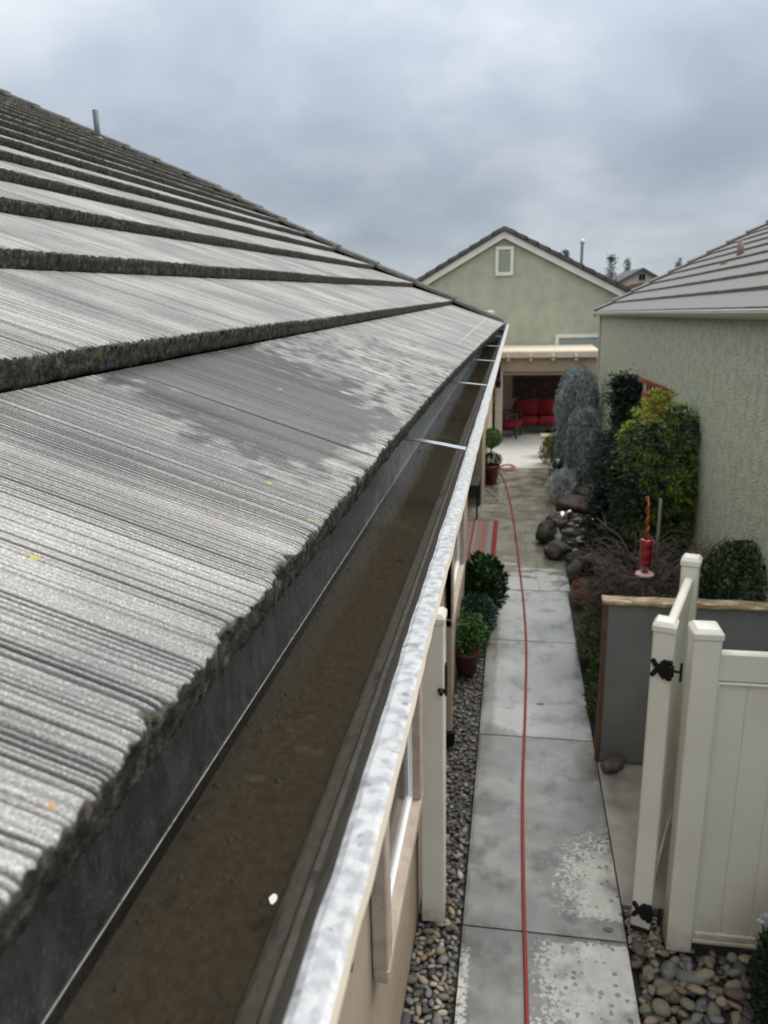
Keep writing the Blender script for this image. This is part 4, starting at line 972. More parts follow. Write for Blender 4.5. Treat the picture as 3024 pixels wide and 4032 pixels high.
conifer('upright dark evergreen standing left of the rust red birdhouse', (1.50, 11.0, 0), 2.45, 0.31, 3, 14000)
conifer('low dark green conifer under the weeping spruces', (1.60, 12.3, 0), 1.25, 0.28, 5, 5000)
conifer('dark bushy conifer filling the corner by the green wall', (1.24, 9.45, 0), 1.62, 0.31, 8, 12000)
shrub('dark_shrub', 'dark evergreen shrub directly behind the copper feeder pole', 'shrub', (1.32, 8.5, 0), (1.32, 8.5, 0.6), (0.38, 0.3, 0.62), 6500, 0.06, 0.02, 'conifer_dark', 15)
shrub('dark_shrub', 'dark shrub against the patio post behind the spruces', 'shrub', (1.62, 15.6, 0), (1.62, 15.6, 0.75), (0.22, 0.3, 0.62), 3500, 0.06, 0.02, 'conifer_dark', 16)

# star-leaved shrub with yellow-green tips
t = thing('star_leaf_shrub', 'big dark shrub with yellow green star shaped leaf tips by the green wall', 'shrub', (1.42, 7.9, 0)); rg = np.random.RandomState(9)
Pb, db = lump_shell(12000, (0.34, 0.36, 0.72), rg, 16, 0.20, 0.5); Pb += np.array([0, 0, 1.51])
tipsP, tipsD = lump_shell(560, (0.365, 0.385, 0.75), rg, 16, 0.20, 0.08); tipsP += np.array([0, 0, 1.51])
keep = rg.rand(len(tipsP)) < np.clip(0.16 + 0.84 * sstep(-0.75, 0.35, 0.7 * tipsD[:, 2] + 0.8 * tipsD[:, 0]), 0, 1); tipsP, tipsD = tipsP[keep], tipsD[keep]
sp = []; sdv = []
for p_, d2 in zip(tipsP, tipsD):
    ax = unit((d2 + np.array([0, -0.2, 0.5]))[None])[0]; e1 = unit(np.cross(ax, [0.3, 0.5, 0.8])[None])[0]; e2 = np.cross(ax, e1); k0 = rg.randint(16, 22)
    for k in range(k0):
        a = 6.283 * k / k0 + rg.normal() * 0.1; el = rg.uniform(0.15, 0.75)
        sp.append(p_); sdv.append((e1 * math.cos(a) + e2 * math.sin(a)) * math.cos(el) + ax * math.sin(el))
nb_ = len(Pb); P = np.vstack([Pb, np.array(sp)]); D = np.vstack([unit(db + rg.normal(size=db.shape) * .7), unit(np.array(sdv))])
Ls = np.concatenate([np.full(nb_, 0.06), rg.uniform(0.055, 0.09, len(sp))]); Wsz = np.concatenate([np.full(nb_, 0.017), np.full(len(sp), 0.0085)])
link('foliage', leaf_mesh(P, D, Ls, Wsz, [M['under_leaf'], M['star_leaf']], np.concatenate([np.zeros(nb_), np.ones(len(sp))]), seed=9), t)
b = MB()
for k in range(6):
    a = k * 1.05; b.tube([(0.03 * math.cos(a), 0.03 * math.sin(a), 0), (0.12 * math.cos(a), 0.12 * math.sin(a), 0.7), (0.25 * math.cos(a), 0.25 * math.sin(a), 1.3)], [0.02, 0.014, 0.006], 6)
obj('stems', b, M['bark'], t, world=False)

# small shrubs in the bed
shrub('silver_shrub', 'small silvery grey shrub at the walkway edge below the spruces', 'shrub', (0.80, 12.9, 0), (0.80, 12.9, 0.26), (0.22, 0.22, 0.24), 3200, 0.05, 0.012, 'silver_leaf', 17)
shrub('gold_shrub', 'yellow green shrub beside the stone pedestal near the patio', 'shrub', (0.80, 15.9, 0), (0.80, 15.9, 0.30), (0.24, 0.3, 0.30), 3400, 0.04, 0.018, 'gold_leaf', 18)
shrub('dark_shrub', 'round black green shrub between the gold shrub and the spruce', 'shrub', (1.02, 15.2, 0), (1.02, 15.2, 0.32), (0.26, 0.26, 0.36), 3400, 0.05, 0.018, 'box_leaf', 19)
shrub('variegated_shrub', 'small variegated shrub at the left end of the grey screen', 'shrub', (0.82, 7.05, 0), (0.82, 7.05, 0.26), (0.17, 0.24, 0.23), 3600, 0.035, 0.018, 'variegated', 20)
shrub('boxwood', 'clipped dark boxwood dome behind the timber topped screen', 'shrub', (1.68, 5.85, 0), (1.68, 5.85, 0.95), (0.36, 0.40, 0.66), 16000, 0.032, 0.018, 'box_leaf', 21, lumps=20, amp=0.07)
shrub('flowering_plant', 'dark leafy plant with pale blossom among the cobbles by the fence', 'plant', (1.33, 3.14, 0), (1.33, 3.14, 0.27), (0.16, 0.24, 0.30), 7000, 0.028, 0.011, 'corner_leaf', 22)
fl = [o for o in C.objects if o.name.startswith('flowering_plant')][0]
rg = np.random.RandomState(23); Pn = []; Dn = []
for c in ((-0.06, 0.16, 0.50), (-0.02, 0.12, 0.54), (-0.08, 0.20, 0.45)):
    for k in range(40): Pn.append(np.array(c) + rg.normal(size=3) * 0.013); Dn.append(rg.normal(size=3) + np.array([0, 0, .6]))
link('blossom', leaf_mesh(np.array(Pn), unit(np.array(Dn)), 0.022, 0.013, M['pale_petal'], seed=23), fl)
shrub('green_sprig', 'small bright green sprig at the foot of the grey screen post', 'plant', (0.69, 6.0, 0), (0.69, 6.0, 0.22), (0.035, 0.09, 0.26), 260, 0.05, 0.02, 'leaf_bright', 24, trunk=False)

# bare twiggy shrub
t = thing('twiggy_shrub', 'bare purplish twiggy shrub behind the grey screen', 'shrub', (1.14, 6.8, 0)); rg = np.random.RandomState(12); b = MB()
for k in range(34):
    a = rg.uniform(0, 6.28); p0 = Vector((0.03 * math.cos(a), 0.03 * math.sin(a), 0.02)); R_ = rg.uniform(0.18, 0.56); H_ = rg.uniform(0.6, 1.32)
    mid = Vector((R_ * .4 * math.cos(a), R_ * .5 * math.sin(a), H_ * 0.75)); end = Vector((R_ * math.cos(a), R_ * 1.05 * math.sin(a), H_))
    b.tube(catmull([p0, mid, end], 4), [0.011, 0.010, 0.009, 0.008, 0.007, 0.006, 0.006, 0.005, 0.004], 5)
    for j in range(17):
        f = rg.uniform(0.3, 1.0); s_ = p0.lerp(mid, f * 2) if f < 0.5 else mid.lerp(end, f * 2 - 1); a2 = a + rg.normal() * 1.1; l = rg.uniform(0.12, 0.34)
        e1 = s_ + Vector((l * .5 * math.cos(a2), l * .5 * math.sin(a2), l * rg.uniform(0.15, 0.6))); e2 = s_ + Vector((l * math.cos(a2 + rg.normal() * .5), l * math.sin(a2 + rg.normal() * .5), l * rg.uniform(-0.2, 0.75)))
        b.tube([s_, e1, e2], [0.0045, 0.003, 0.0016], 4)
        for q in range(3):
            a3 = a2 + rg.normal() * 1.2; l3 = rg.uniform(0.05, 0.17); b.tube([e1.lerp(e2, rg.rand()), e1.lerp(e2, rg.rand()) + Vector((l3 * math.cos(a3), l3 * math.sin(a3), l3 * rg.uniform(-.3, .9)))], [0.0022, 0.001], 3)
obj('branches', b, M['twig'], t, world=False)
P, d = lump_shell(1500, (0.42, 0.42, 0.34), rg, 10, 0.4, 0.8); link('foliage', leaf_mesh(P + np.array([0, 0, 0.72]), unit(rg.normal(size=d.shape)), 0.035, 0.010, M['dry_green'], seed=25), t)

# ================================================================== GARDEN ORNAMENTS
t = thing('hummingbird_feeder', 'red glass hummingbird feeder on a copper pole above the twiggy shrub', 'feeder', (1.02, 5.9, 0))
b = MB(); b.lathe([(0.028, 0.0), (0.03, 0.05), (0.046, 0.065), (0.049, 0.09), (0.046, 0.10), (0.049, 0.12), (0.049, 0.19), (0.046, 0.20), (0.049, 0.21), (0.050, 0.265), (0.043, 0.272), (0.02, 0.27)], (0, 0, 1.295), 24); obj('bottle', b, M['red_glass'], t, True, world=False)
b = MB(); b.lathe([(0.03, -0.014), (0.068, -0.010), (0.072, 0.0), (0.066, 0.008), (0.03, 0.013)], (0, 0, 1.284), 24); obj('dish', b, M['feeder_dish'], t, True, world=False)
b = MB(); pts = [(0.010 * math.cos(k * 0.9) - 0.004 * k / 6, 0.010 * math.sin(k * 0.9), 1.565 + 0.0132 * k) for k in range(26)]; b.tube(pts, [0.011 - 0.0002 * k for k in range(26)], 8)
b.tube([(-0.01, 0, 1.565), (0.0, 0, 1.75), (-0.012, 0, 1.90)], [0.009, 0.008, 0.005], 8); obj('twisted_hanger', b, M['copper'], t, True, world=False)
b = MB(); b.tube([(0, 0, -0.02), (0, 0, 1.272)], 0.008, 8); obj('pole', b, M['brown_wood'], t, True, world=False)
b = MB(); b.lathe([(0.016, -0.02), (0.016, 1.50), (0.012, 1.512)], (1.37, 7.35, 0), 12); solo('garden_stake', b, M['weathered_stake'], 'weathered wooden stake behind the red feeder', 'stake', smooth=True)
t = thing('birdhouse', 'rust red birdhouse on a post half hidden by the star leaf shrub', 'birdhouse', (1.60, 9.3, 0))
b = MB()
for yy in (9.12, 9.48):
    b.add([(1.42, yy, 2.43), (1.42, yy, 2.39), (1.86, yy, 2.20), (1.86, yy, 2.24)], [(0, 1, 2, 3)])
b = MB(); b.prism([(1.42, 2.43), (1.42, 2.385), (1.86, 2.205), (1.86, 2.25)], 1, 9.1, 9.5); obj('roof', b, M['rust_paint'], t)
b = MB()
for k in range(5): b.box((1.455 + 0.034 * k, 9.13, 1.98), (1.483 + 0.034 * k, 9.15, 2.368 - 0.0140 * k), 0.002)
b.box((1.46, 9.151, 1.98), (1.74, 9.45, 2.25)); obj('body', b, M['rust_paint'], t)
b = MB(); b.tube([(1.60, 9.3, -0.02), (1.60, 9.3, 1.979)], 0.03, 8); obj('post', b, M['brown_wood'], t, True)
t = thing('planter_pot', 'dull red glazed pot in the bed beside the path', 'pot', (0.82, 8.5, 0)); 
b = MB(); b.lathe([(0.09, 0), (0.135, 0.06), (0.15, 0.13), (0.13, 0.19), (0.12, 0.20), (0.13, 0.22), (0.115, 0.22), (0.105, 0.17), (0.01, 0.16)], (0, 0, 0), 22); obj('body', b, M['glazed_red'], t, True, world=False)
b = MB(); b.lathe([(0.101, 0.168), (0.01, 0.171)], (0, 0, 0), 16); obj('soil_fill', b, M['soil'], t, True, world=False)
t = thing('stone_pedestal', 'grey stone pedestal with flat top at the edge of the patio', 'pedestal', (0.80, 16.75, 0))
b = MB(); b.lathe([(0.15, 0), (0.15, 0.05), (0.09, 0.09), (0.08, 0.36), (0.12, 0.40)], (0, 0, 0), 20); obj('column', b, M['concrete_ornament'], t, True, world=False)
b = MB(); b.box((-0.24, -0.2, 0.401), (0.28, 0.2, 0.455), 0.012); obj('top', b, M['concrete_ornament'], t, world=False)
b = MB(); b.lathe([(0.02, 0), (0.05, 0.02), (0.06, 0.05), (0.03, 0.07), (0.005, 0.075)], (0.98, 16.4, 0.40), 14)
b = MB(); V, F = stone_mesh(77, 3, 1.0, .7, .6); V = V * 0.085 + np.array((0.93, 16.6, 0.50)); b.add(V, F); solo('pink_shell', b, M['feeder_dish'], 'pale pink shell lying on the stone pedestal', 'shell', smooth=True)
t = thing('gazing_ball', 'navy blue glazed ball on a pale foot beside the spruce', 'ornament', (0.80, 14.05, 0))
b = MB(); b.lathe([(0.075, 0), (0.06, 0.10), (0.045, 0.24), (0.07, 0.28)], (0, 0, 0), 16); obj('foot', b, M['concrete_ornament'], t, True, world=False)
b = MB(); b.lathe([(0.005, -0.12)] + [(0.12 * math.cos(a), 0.12 * math.sin(a)) for a in np.linspace(-1.4, 1.4, 12)] + [(0.005, 0.12)], (0, 0, 0.39), 20); obj('ball', b, M['navy_glaze'], t, True, world=False)
def orn(x, y, z, r, seed, label):
    t = thing('silver_ornament', label, 'ornament', (x, y, z))
    b = MB(); b.lathe([(0.3 * r, 0), (0.75 * r, 0.25 * r), (r, 0.7 * r), (0.8 * r, 1.2 * r), (0.3 * r, 1.5 * r), (0.02 * r, 1.55 * r)], (0, 0, 0), 16); obj('body', b, M['silver'], t, True, world=False)
    b = MB(); b.tube(catmull([(0.5 * r, 0, 1.0 * r), (1.2 * r, 0, 1.6 * r), (1.7 * r, 0, 1.2 * r)], 5), [0.3 * r] * 4 + [0.22 * r] * 4 + [0.1 * r] * 3, 8); obj('neck', b, M['silver'], t, True, world=False)
orn(0.70, 10.75, 0.30, 0.085, 1, 'silver bird ornament with curved neck on the rocks nearest the boulder')
orn(1.10, 10.6, 0.27, 0.075, 2, 'silver bird ornament farther right beneath the dark shrub')
orn(1.28, 12.0, 0.38, 0.09, 3, 'silver bird ornament perched highest on the rocks under the conifers')

# ================================================================== PORCH: rug, side table
def rug_material():
    m = bpy.data.materials.new('rug_stripes'); m.use_nodes = True; t = m.node_tree; b = t.nodes['Principled BSDF']
    P = nd('ShaderNodeTexCoord', t).outputs['Object']; s = nd('ShaderNodeSeparateXYZ', t); lk(t, P, s.inputs[0])
    u = math_n(t, 'MULTIPLY', math_n(t, 'ADD', s.outputs[0], 0.9), 1 / 1.8)
    tan, red, gr, pk = (0.19, 0.15, 0.115), (0.20, 0.022, 0.024), (0.20, 0.20, 0.195), (0.27, 0.07, 0.065)
    st = [(0, red), (0.03, tan), (0.1, red), (0.115, tan), (0.3, red), (0.315, tan), (0.5, red), (0.515, tan), (0.62, gr), (0.66, tan), (0.705, red), (0.722, tan), (0.735, pk), (0.742, tan), (0.79, red), (0.808, gr), (0.825, tan), (0.868, pk), (0.876, tan), (0.89, pk), (0.90, tan), (0.925, gr), (0.958, red)]
    c = ramp_n(t, u, st, 'CONSTANT'); v = math_n(t, 'ABSOLUTE', s.outputs[1]); c = mix_n(t, math_n(t, 'GREATER_THAN', v, 0.93), c, red); lk(t, c, b.inputs['Base Color']); b.inputs['Roughness'].default_value = 0.95
    return m
b = MB(); b.box((-2.0, 9.72, 0.001), (-0.205, 11.65, 0.012), 0.003)
solo('striped_rug', b, rug_material(), 'red and tan striped outdoor rug on the porch floor', 'rug', loc=(-1.105, 10.685, 0))
t = thing('side_table', 'dark metal side table against the tan wall by the porch', 'table', (-0.80, 12.15, 0))
b = MB(); b.box((-1.08, 11.72, 0.52), (-0.515, 12.56, 0.555), 0.006); obj('top', b, M['dark_metal'], t)
for xx in (-1.06, -0.54):
    for yy in (11.74, 12.53):
        b = MB(); b.box((xx - 0.014, yy - 0.014, 0), (xx + 0.014, yy + 0.014, 0.519), 0.003); obj('leg', b, M['black_metal'], t)
b = MB(); b.box((-1.05, 12.50, 0.14), (-0.55, 12.515, 0.515)); obj('back_panel', b, M['dark_metal'], t)

# ================================================================== PATIO COVER
pc = thing('patio_cover', 'cream timber patio cover with rafter tails in front of the green gable', 'patio cover', (0.7, 19.0, 0))
b = MB(); b.box((-2.2, 18.28, 2.045), (1.86, 20.37, 2.11), 0.008); obj('roof', b, M['cream_paint'], pc)
b = MB(); b.box((-2.2, 18.24, 1.955), (1.83, 18.279, 2.09), 0.006); obj('fascia', b, M['cream_paint'], pc)
b = MB(); b.box((-2.2, 18.36, 1.64), (1.83, 18.50, 2.0445), 0.006); obj('beam', b, M['stucco_tan'], pc)
for xx in (-0.60, -0.16, 0.34, 0.84, 1.34):
    b = MB(); b.prism([(18.13, 1.93), (18.13, 1.99), (18.15, 2.02), (18.239, 2.03), (18.239, 1.90), (18.12, 1.90)], 0, xx - 0.035, xx + 0.035); obj('rafter_tail', b, M['stucco_tan'], pc)
for xx in (-0.365, 1.72):
    b = MB(); b.box((xx - 0.085, 18.345, -0.02), (xx + 0.085, 18.515, 1.6395), 0.006); po = obj('post', b, M['stucco_tan'] if xx > 0 else M['cream_paint'], pc)
    b = MB(); b.box((xx - 0.105, 18.325, -0.02), (xx + 0.105, 18.535, 0.10), 0.006); obj('post_base', b, M['stucco_tan'], po)
b = MB(); b.box((-0.28, 18.52, 1.60), (1.2, 18.56, 1.635), 0.004); b.box((-0.28, 18.52, 1.545), (1.62, 18.57, 1.585), 0.004); obj('rolled_shade', b, M['cream_paint'], pc)
b = MB(); b.box((-2.2, 20.2, -0.02), (1.80, 20.33, 2.04)); obj('back_wall', b, M['trim_tan'], pc)
# wall lantern on the post
t = thing('wall_lantern', 'long black wrought lantern hanging on the patio post', 'lantern', (-0.40, 17.9, 1.4))
b = MB(); b.lathe([(0.01, -0.02), (0.05, 0.0), (0.065, 0.10), (0.055, 0.16), (0.02, 0.19)], (-0.38, 18.2, 1.30), 10); obj('body', b, M['black_metal'], t, True)
b = MB(); b.tube(catmull([(-0.38, 18.2, 1.48), (-0.345, 18.2, 1.60), (-0.405, 18.2, 1.74), (-0.365, 18.2, 1.90), (-0.38, 18.2, 2.0)], 5), 0.020, 8); obj('scroll_arm', b, M['black_metal'], t, True)
b = MB(); b.box((-0.42, 18.28, 1.4), (-0.34, 18.344, 2.0), 0.004); obj('back_plate', b, M['black_metal'], t)

# woven wall hanging
def art_material():
    m = bpy.data.materials.new('woven_pattern'); m.use_nodes = True; t = m.node_tree; b = t.nodes['Principled BSDF']
    P = nd('ShaderNodeTexCoord', t).outputs['Object']
    vo = nd('ShaderNodeTexVoronoi', t, feature='F1', distance='CHEBYCHEV'); vo.inputs['Scale'].default_value = 9; lk(t, P, vo.inputs['Vector'])
    n = nd('ShaderNodeTexNoise', t); n.inputs['Scale'].default_value = 7; n.inputs['Detail'].default_value = 5; lk(t, P, n.inputs['Vector'])
    c = ramp_n(t, vo.outputs['Distance'], [(0.1, (0.09, 0.035, 0.02)), (0.35, (0.035, 0.02, 0.018)), (0.5, (0.05, 0.045, 0.04)), (0.7, (0.02, 0.014, 0.014))])
    c = mix_n(t, ramp_n(t, n.outputs[0], [(0.52, 0.0), (0.66, 0.8)]), c, (0.16, 0.06, 0.025)); lk(t, c, b.inputs['Base Color']); b.inputs['Roughness'].default_value = 0.9
    return m
t = thing('wall_hanging', 'dark patterned wall hanging above the red loveseat', 'wall hanging', (0.56, 20.17, 1.08))
b = MB(); b.box((0.0, 20.166, 0.86), (1.19, 20.184, 1.30), 0.003); obj('panel', b, art_material(), t)
b = MB(); b.box((-0.06, 20.16, 0.79), (1.25, 20.198, 0.858), 0.004); b.box((-0.06, 20.16, 1.302), (1.25, 20.198, 1.37), 0.004); b.box((-0.06, 20.1602, 0.8585), (-0.002, 20.1978, 1.3015), 0.004); b.box((1.192, 20.1602, 0.8585), (1.25, 20.1978, 1.3015), 0.004); obj('frame', b, M['dark_metal'], t)

# red loveseat and armchair
def seat(name, label, cat, loc, rz, wid, nb):
    t = thing(name, label, cat, loc, rot=(0, 0, rz)); h = wid / 2
    b = MB(); b.box((-h, -0.34, 0.20), (h, 0.34, 0.235), 0.006); b.box((-h, 0.30, 0.236), (h, 0.34, 0.74), 0.01); lobj('frame', b, M['dark_metal'], t)
    for sx in (-1, 1):
        b = MB(); b.box((sx * h - 0.03, -0.36, 0.58), (sx * h + 0.03, 0.32, 0.615), 0.008); b.box((sx * h - 0.022, -0.34, 0.236), (sx * h + 0.022, -0.30, 0.579), 0.004); b.box((sx * h - 0.02, -0.06, 0.236), (sx * h + 0.02, -0.03, 0.579), 0.004); b.box((sx * h - 0.02, 0.2, 0.236), (sx * h + 0.02, 0.23, 0.579), 0.004); lobj('arm', b, M['dark_metal'], t)
        for sy in (-1, 1):
            b = MB(); b.box((sx * (h - 0.04) - 0.024, sy * 0.31 - 0.022, 0), (sx * (h - 0.04) + 0.024, sy * 0.31 + 0.022, 0.199), 0.004); lobj('leg', b, M['dark_metal'], t)
    cw = (wid - 0.10) / nb
    for k in range(nb):
        c0 = -h + 0.05 + cw * k; c1 = c0 + cw - 0.02
        b = MB(); b.box((c0, -0.36, 0.236), (c1, 0.16, 0.40), 0.035); lobj('seat_cushion', b, M['red_cushion'], t, True)
        b = MB(); V = []
        for z, y0 in ((0.402, 0.08), (0.44, 0.05), (0.62, 0.10), (0.76, 0.17), (0.80, 0.20)):
            i = 0.03 if z in (0.402, 0.80) else 0
            V += [(c0 + i, y0, z), (c1 - i, y0, z), (c1 - i, y0 + 0.12, z), (c0 + i, y0 + 0.12, z)]
        F = [(3, 2, 1, 0), (16, 17, 18, 19)]
        for l in range(4):
            for q in range(4): F.append((l * 4 + q, l * 4 + (q + 1) % 4, l * 4 + 4 + (q + 1) % 4, l * 4 + 4 + q))
        b.add(V, F); lobj('back_cushion', b, M['red_cushion'], t, True)
    return t
seat('loveseat', 'dark framed loveseat with two red cushions beneath the wall hanging', 'loveseat', (0.60, 19.72, 0), 0, 1.24, 2)
seat('armchair', 'red cushioned armchair turned sideways beside the patio post', 'armchair', (-0.20, 19.05, 0), math.radians(80), 0.66, 1)

# ================================================================== GREEN GABLE HOUSE BEHIND
gh = thing('gable_house', 'green stucco house with white gable trim and attic vent, straight ahead', 'house', (0, 20.4, 0))
AX, AZ = -0.34, 4.84; xl, xr = -3.3, 3.05; sl_ = 0.555; sr_ = 0.508
b = MB(); b.prism([(xl, -0.05), (xr, -0.05), (xr, AZ - sr_ * (xr - AX) - 0.18), (AX, AZ - 0.18), (xl, AZ - sl_ * (AX - xl) - 0.18)], 1, 20.4, 32); obj('wall', b, M['stucco_green_far'], gh)
def rake(b, dz0, dz1, y0, y1, ext):
    xl2, xr2 = xl - ext, xr + ext
    b.prism([(AX, AZ + dz1), (xr2, AZ - sr_ * (xr2 - AX) + dz1), (xr2, AZ - sr_ * (xr2 - AX) + dz0), (AX, AZ + dz0)], 1, y0, y1)
    b.prism([(AX - 0.0005, AZ + dz1), (xl2, AZ - sl_ * (AX - xl2) + dz1), (xl2, AZ - sl_ * (AX - xl2) + dz0), (AX - 0.0005, AZ + dz0)][::-1], 1, y0, y1)
b = MB(); rake(b, -0.165, -0.002, 20.28, 20.33, 0.05); obj('fascia', b, M['white_paint'], gh)
b = MB(); rake(b, 0.0, 0.10, 20.24, 32.2, 0.12)
for side, s_ in ((-1, sl_), (1, sr_)):
    x = AX
    for k in range(16):
        xa, xb = AX + side * 0.27 * k, AX + side * (0.27 * k + 0.30)
        za, zb = AZ - s_ * abs(xa - AX) + 0.115, AZ - s_ * abs(xb - AX) + 0.14
        b.add([(xa, 20.20, za), (xb, 20.20, zb), (xb, 20.20, zb - 0.09), (xa, 20.20, za - 0.09), (xa, 20.45, za), (xb, 20.45, zb), (xb, 20.45, zb - 0.09), (xa, 20.45, za - 0.09)], [(0, 1, 2, 3), (7, 6, 5, 4), (0, 4, 5, 1), (3, 2, 6, 7), (1, 5, 6, 2), (0, 3, 7, 4)])
        if abs(xb - AX) > 3.4: break
obj('roof', b, M['roof_far'], gh)
gv = MB(); x0, x1, z0, z1 = -0.545, -0.10, 3.80, 4.485
for q in ((x0, z0, x1, z0 + 0.08), (x0, z1 - 0.08, x1, z1)): gv.box((q[0], 20.33, q[1]), (q[2], 20.399, q[3]), 0.008)
for q in ((x0, x0 + 0.08), (x1 - 0.08, x1)): gv.box((q[0], 20.332, z0 + 0.0801), (q[1], 20.399, z1 - 0.0801), 0.006)
gvo = obj('gable_vent', gv, M['white_paint'], gh)
lv = MB(); z = z0 + 0.085
while z < z1 - 0.11:
    lv.add([(x0 + 0.081, 20.345, z), (x1 - 0.081, 20.345, z), (x1 - 0.081, 20.39, z + 0.045), (x0 + 0.081, 20.39, z + 0.045), (x0 + 0.081, 20.345, z + 0.01), (x1 - 0.081, 20.345, z + 0.01), (x1 - 0.081, 20.39, z + 0.055), (x0 + 0.081, 20.39, z + 0.055)], [(0, 3, 2, 1), (4, 5, 6, 7), (0, 1, 5, 4), (1, 2, 6, 5), (2, 3, 7, 6), (3, 0, 4, 7)]); z += 0.05
obj('louvres', lv, M['louvre'], gvo)
wf = MB(); x0, x1, z0, z1 = 0.97, 2.6, 1.0, 2.36
for q in ((x0, x1, z1 - 0.09, z1), (x0, x1, z0, z0 + 0.09)): wf.box((q[0], 20.34, q[2]), (q[1], 20.399, q[3]), 0.006)
for q in ((x0, x0 + 0.09), (x1 - 0.09, x1)): wf.box((q[0], 20.341, z0 + 0.0901), (q[1], 20.399, z1 - 0.0901), 0.006)
wo_ = obj('window', wf, M['white_paint'], gh)
bl = MB(); z = z0 + 0.10
while z < z1 - 0.13: bl.prism([(20.37, z), (20.395, z + 0.03), (20.395, z + 0.042), (20.37, z + 0.012)], 0, x0 + 0.092, x1 - 0.092); z += 0.052
obj('blinds', bl, M['blind_teal'], wo_)
b = MB(); b.lathe([(0.035, 0), (0.035, 0.78), (0.06, 0.78), (0.06, 0.86), (0.03, 0.89)], (1.62, 21.6, 3.78), 12); obj('flue_pipe', b, M['pipe_pale'], gh, True)

# ================================================================== RIGHT HOUSE (frame turned a degree off the path)
RT = (-0.025, 0, 0.019)
Rm = Matrix.Rotation(RT[2], 4, 'Z') @ Matrix.Rotation(RT[0], 4, 'X')
base_l = Vector((1.9, 10.0, -3.4)); base_w = Rm @ base_l + Vector((0, 0, CAM_Z))
rh = thing('house', 'green stucco house with grey raked tile roof along the path, beside the shrubs', 'house', base_w, rot=RT)
def rl(b):   # local building coordinates are measured from the eave datum; bring them to the thing's base
    b.v = [(x - base_l.x, y - base_l.y, z - base_l.z) for x, y, z in b.v]; return b
YE = 15.85
b = MB(); b.box((1.90, 1.5, -3.7), (9.0, YE - 0.05, -0.055)); b.prism([(1.9, -0.054), (9.0, -0.054), (9.0, 3.1), (8.0, 3.0), (2.2, 0.08)], 1, YE - 0.25, YE - 0.051); lobj('wall', rl(b), M['stucco_green'], rh)
b = MB(); wN = 0.33; tN = 0.042; s5 = 0.5; nC = 18
for n in range(nC):
    X0 = 1.79 + wN * n; Zt = 0.02 + wN * s5 * n
    t2 = TT
    xs = [(X0 + 0.006, Zt - tN), (X0, Zt - 0.006), (X0 + 0.008, Zt), (X0 + wN + 0.05, Zt + wN * s5 - tN * 0.93 + 0.022)]
    yy = np.arange(1.5, YE, 0.11).tolist() + [YE]; V = []
    for y_ in yy:
        j = 0.004 * (float(_h(int((y_ + (n % 2) * .165) / 0.33), n, 5)) - 0.5) + 0.002 * (float(_h(int(y_ * 100), n, 6)) - .5)
        V += [(px, y_, pz + (j if i in (1, 2) else 0)) for i, (px, pz) in enumerate(xs)]
    for i in range(len(yy) - 1):
        for q in range(3): b.f.append(tuple(len(b.v) + k for k in (i * 4 + q, i * 4 + q + 1, (i + 1) * 4 + q + 1, (i + 1) * 4 + q))); b.mi.append(1 if q == 0 else 0)
    b.v += V
rr = lobj('roof', rl(b), [M['roof_right'], M['roof_right_edge']], rh)
b = MB(); b.prism([(1.86, -0.05), (1.86, -0.02), (7.7, 2.90), (13.5, 0.0), (13.5, -0.05)], 1, 1.5, YE - 0.03); lobj('roof_deck', rl(b), M['roof_far'], rr)
b = MB()
for n in range(nC):
    X0 = 1.79 + wN * n; Zt = 0.02 + wN * s5 * n; A = (X0 - 0.02, Zt + 0.012); B = (X0 + wN + 0.03, Zt + wN * s5 + 0.004)
    pf = [(-0.13, 0.0), (-0.12, 0.02), (0.0, 0.034), (0.03, 0.03), (0.035, 0.0), (0.035, -0.14), (0.01, -0.14), (0.01, -0.012)]; k = len(pf)
    V = [(A[0], YE + py, A[1] + pz) for py, pz in pf] + [(B[0], YE + py, B[1] + pz * 0.75) for py, pz in pf]
    b.add(V, [tuple(range(k)), tuple(range(2 * k - 1, k - 1, -1))] + [(i, k + i, k + (i + 1) % k, (i + 1) % k) for i in range(k)])
lobj('rake_trim', rl(b), M['roof_right'], rr)
b = MB(); b.prism([(1.74, -0.004), (1.752, 0.0), (1.762, -0.004), (1.762, -0.02), (1.755, -0.045), (1.775, -0.05), (1.775, -0.02), (1.879, -0.02), (1.879, 0.0), (1.885, 0.0), (1.885, -0.075), (1.80, -0.075), (1.765, -0.055), (1.742, -0.03)], 1, 1.5, YE + 0.02); lobj('gutter', rl(b), M['gutter_right'], rh)
b = MB(); b.box((1.866, YE - 0.13, -3.6), (1.897, YE - 0.06, -0.078), 0.004); lobj('downspout', rl(b), M['gutter_right'], rh)
XV = 1.79 + 0.33 * 4.0; YV = XV / 0.2653; ZV = 0.02 + 0.5 * 0.33 * 4.0
b = MB(); b.lathe([(0.045, -0.05), (0.045, 0.20), (0.036, 0.20), (0.034, 0.1)], (XV + 0.1, YV, ZV + 0.02), 14); vv = lobj('vent_pipe', rl(b), M['pipe_brown'], rh, True)
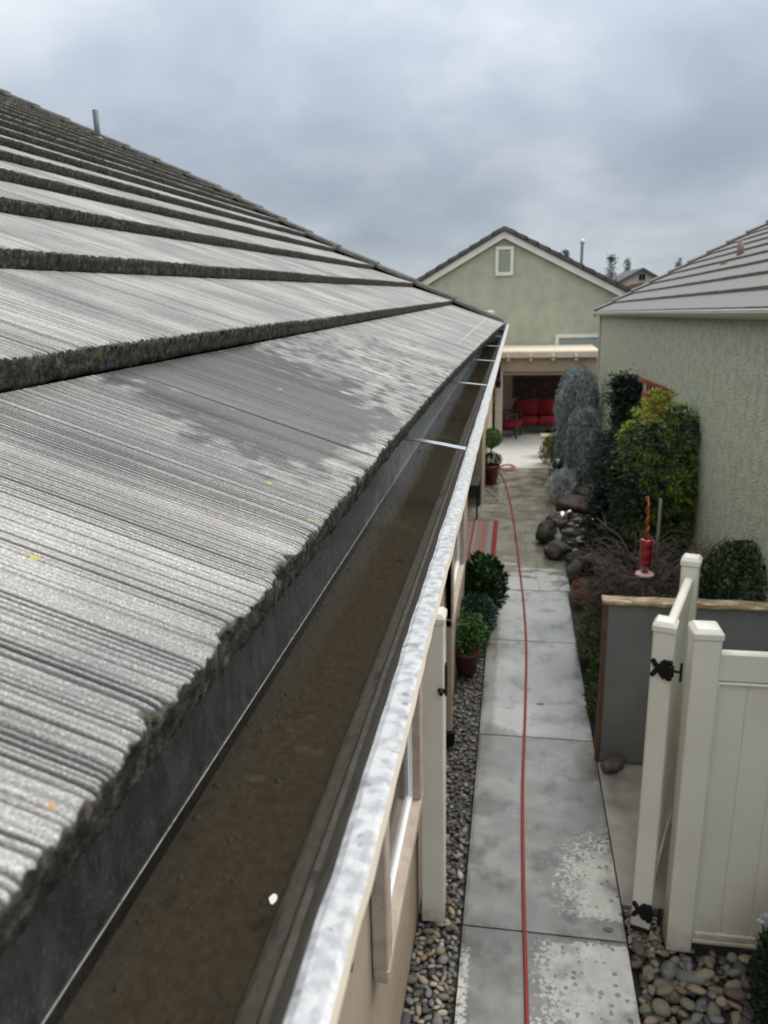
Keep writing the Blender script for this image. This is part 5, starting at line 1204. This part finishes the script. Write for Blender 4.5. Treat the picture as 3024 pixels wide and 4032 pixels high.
b = MB(); b.box((XV - 0.12, YV - 0.14, ZV - 0.075), (XV + 0.22, YV + 0.14, ZV - 0.065)); lobj('flashing', rl(b), M['pipe_brown'], vv)

# ================================================================== BEYOND
fh = thing('distant_house', 'small cream gabled house far beyond the roofs', 'house', (8.9, 62, 0))
b = MB(); b.prism([(6.6, -0.1), (11.6, -0.1), (11.6, 3.3), (9.05, 4.75), (6.6, 3.45)], 1, 62, 72); obj('wall', b, M['cream_wall_far'], fh)
b = MB(); b.prism([(9.05, 4.92), (12.0, 3.25), (12.0, 3.08), (9.05, 4.755)], 1, 61.7, 72.3); b.prism([(9.0495, 4.92), (9.0495, 4.755), (6.1, 3.20), (6.1, 3.36)], 1, 61.7, 72.3); obj('roof', b, M['roof_far'], fh)
b = MB(); b.prism([(6.0, 3.3), (8.9, 3.9), (8.9, 3.6), (6.0, 3.0)], 1, 60.2, 61.9); b.prism([(4.6, 2.2), (8.4, 2.2), (8.4, 3.05), (6.6, 3.75)], 1, 59.5, 60.1); obj('lower_roof', b, M['roof_brown_far'], fh)
b = MB(); b.box((8.75, 61.93, 4.0), (9.30, 61.99, 4.55), 0.01); w_ = obj('window', b, M['white_paint'], fh)
for k in (0, 1):
    b = MB(); b.box((8.80 + k * 0.24, 61.90, 4.05), (9.01 + k * 0.24, 61.929, 4.50)); obj('pane', b, M['glass_dark'], w_)
conifer('tallest distant conifer between the gable roof and the cream house', (7.05, 64, 0), 5.75, 0.55, 41, 1500, 'far_tree', 'distant conifers', 'distant_conifer', 0.22)
conifer('distant conifer whose tip shows over the green gable roof', (3.75, 66, 0), 6.35, 0.45, 42, 1300, 'far_tree', 'distant conifers', 'distant_conifer', 0.22)
conifer('distant conifer rising directly behind the cream house', (10.0, 78, 0), 6.0, 0.45, 43, 1300, 'far_tree', 'distant conifers', 'distant_conifer', 0.22)
conifer('distant conifer just showing above the right tiled roof', (14.9, 80, 0), 6.0, 0.5, 44, 1300, 'far_tree', 'distant conifers', 'distant_conifer', 0.22)
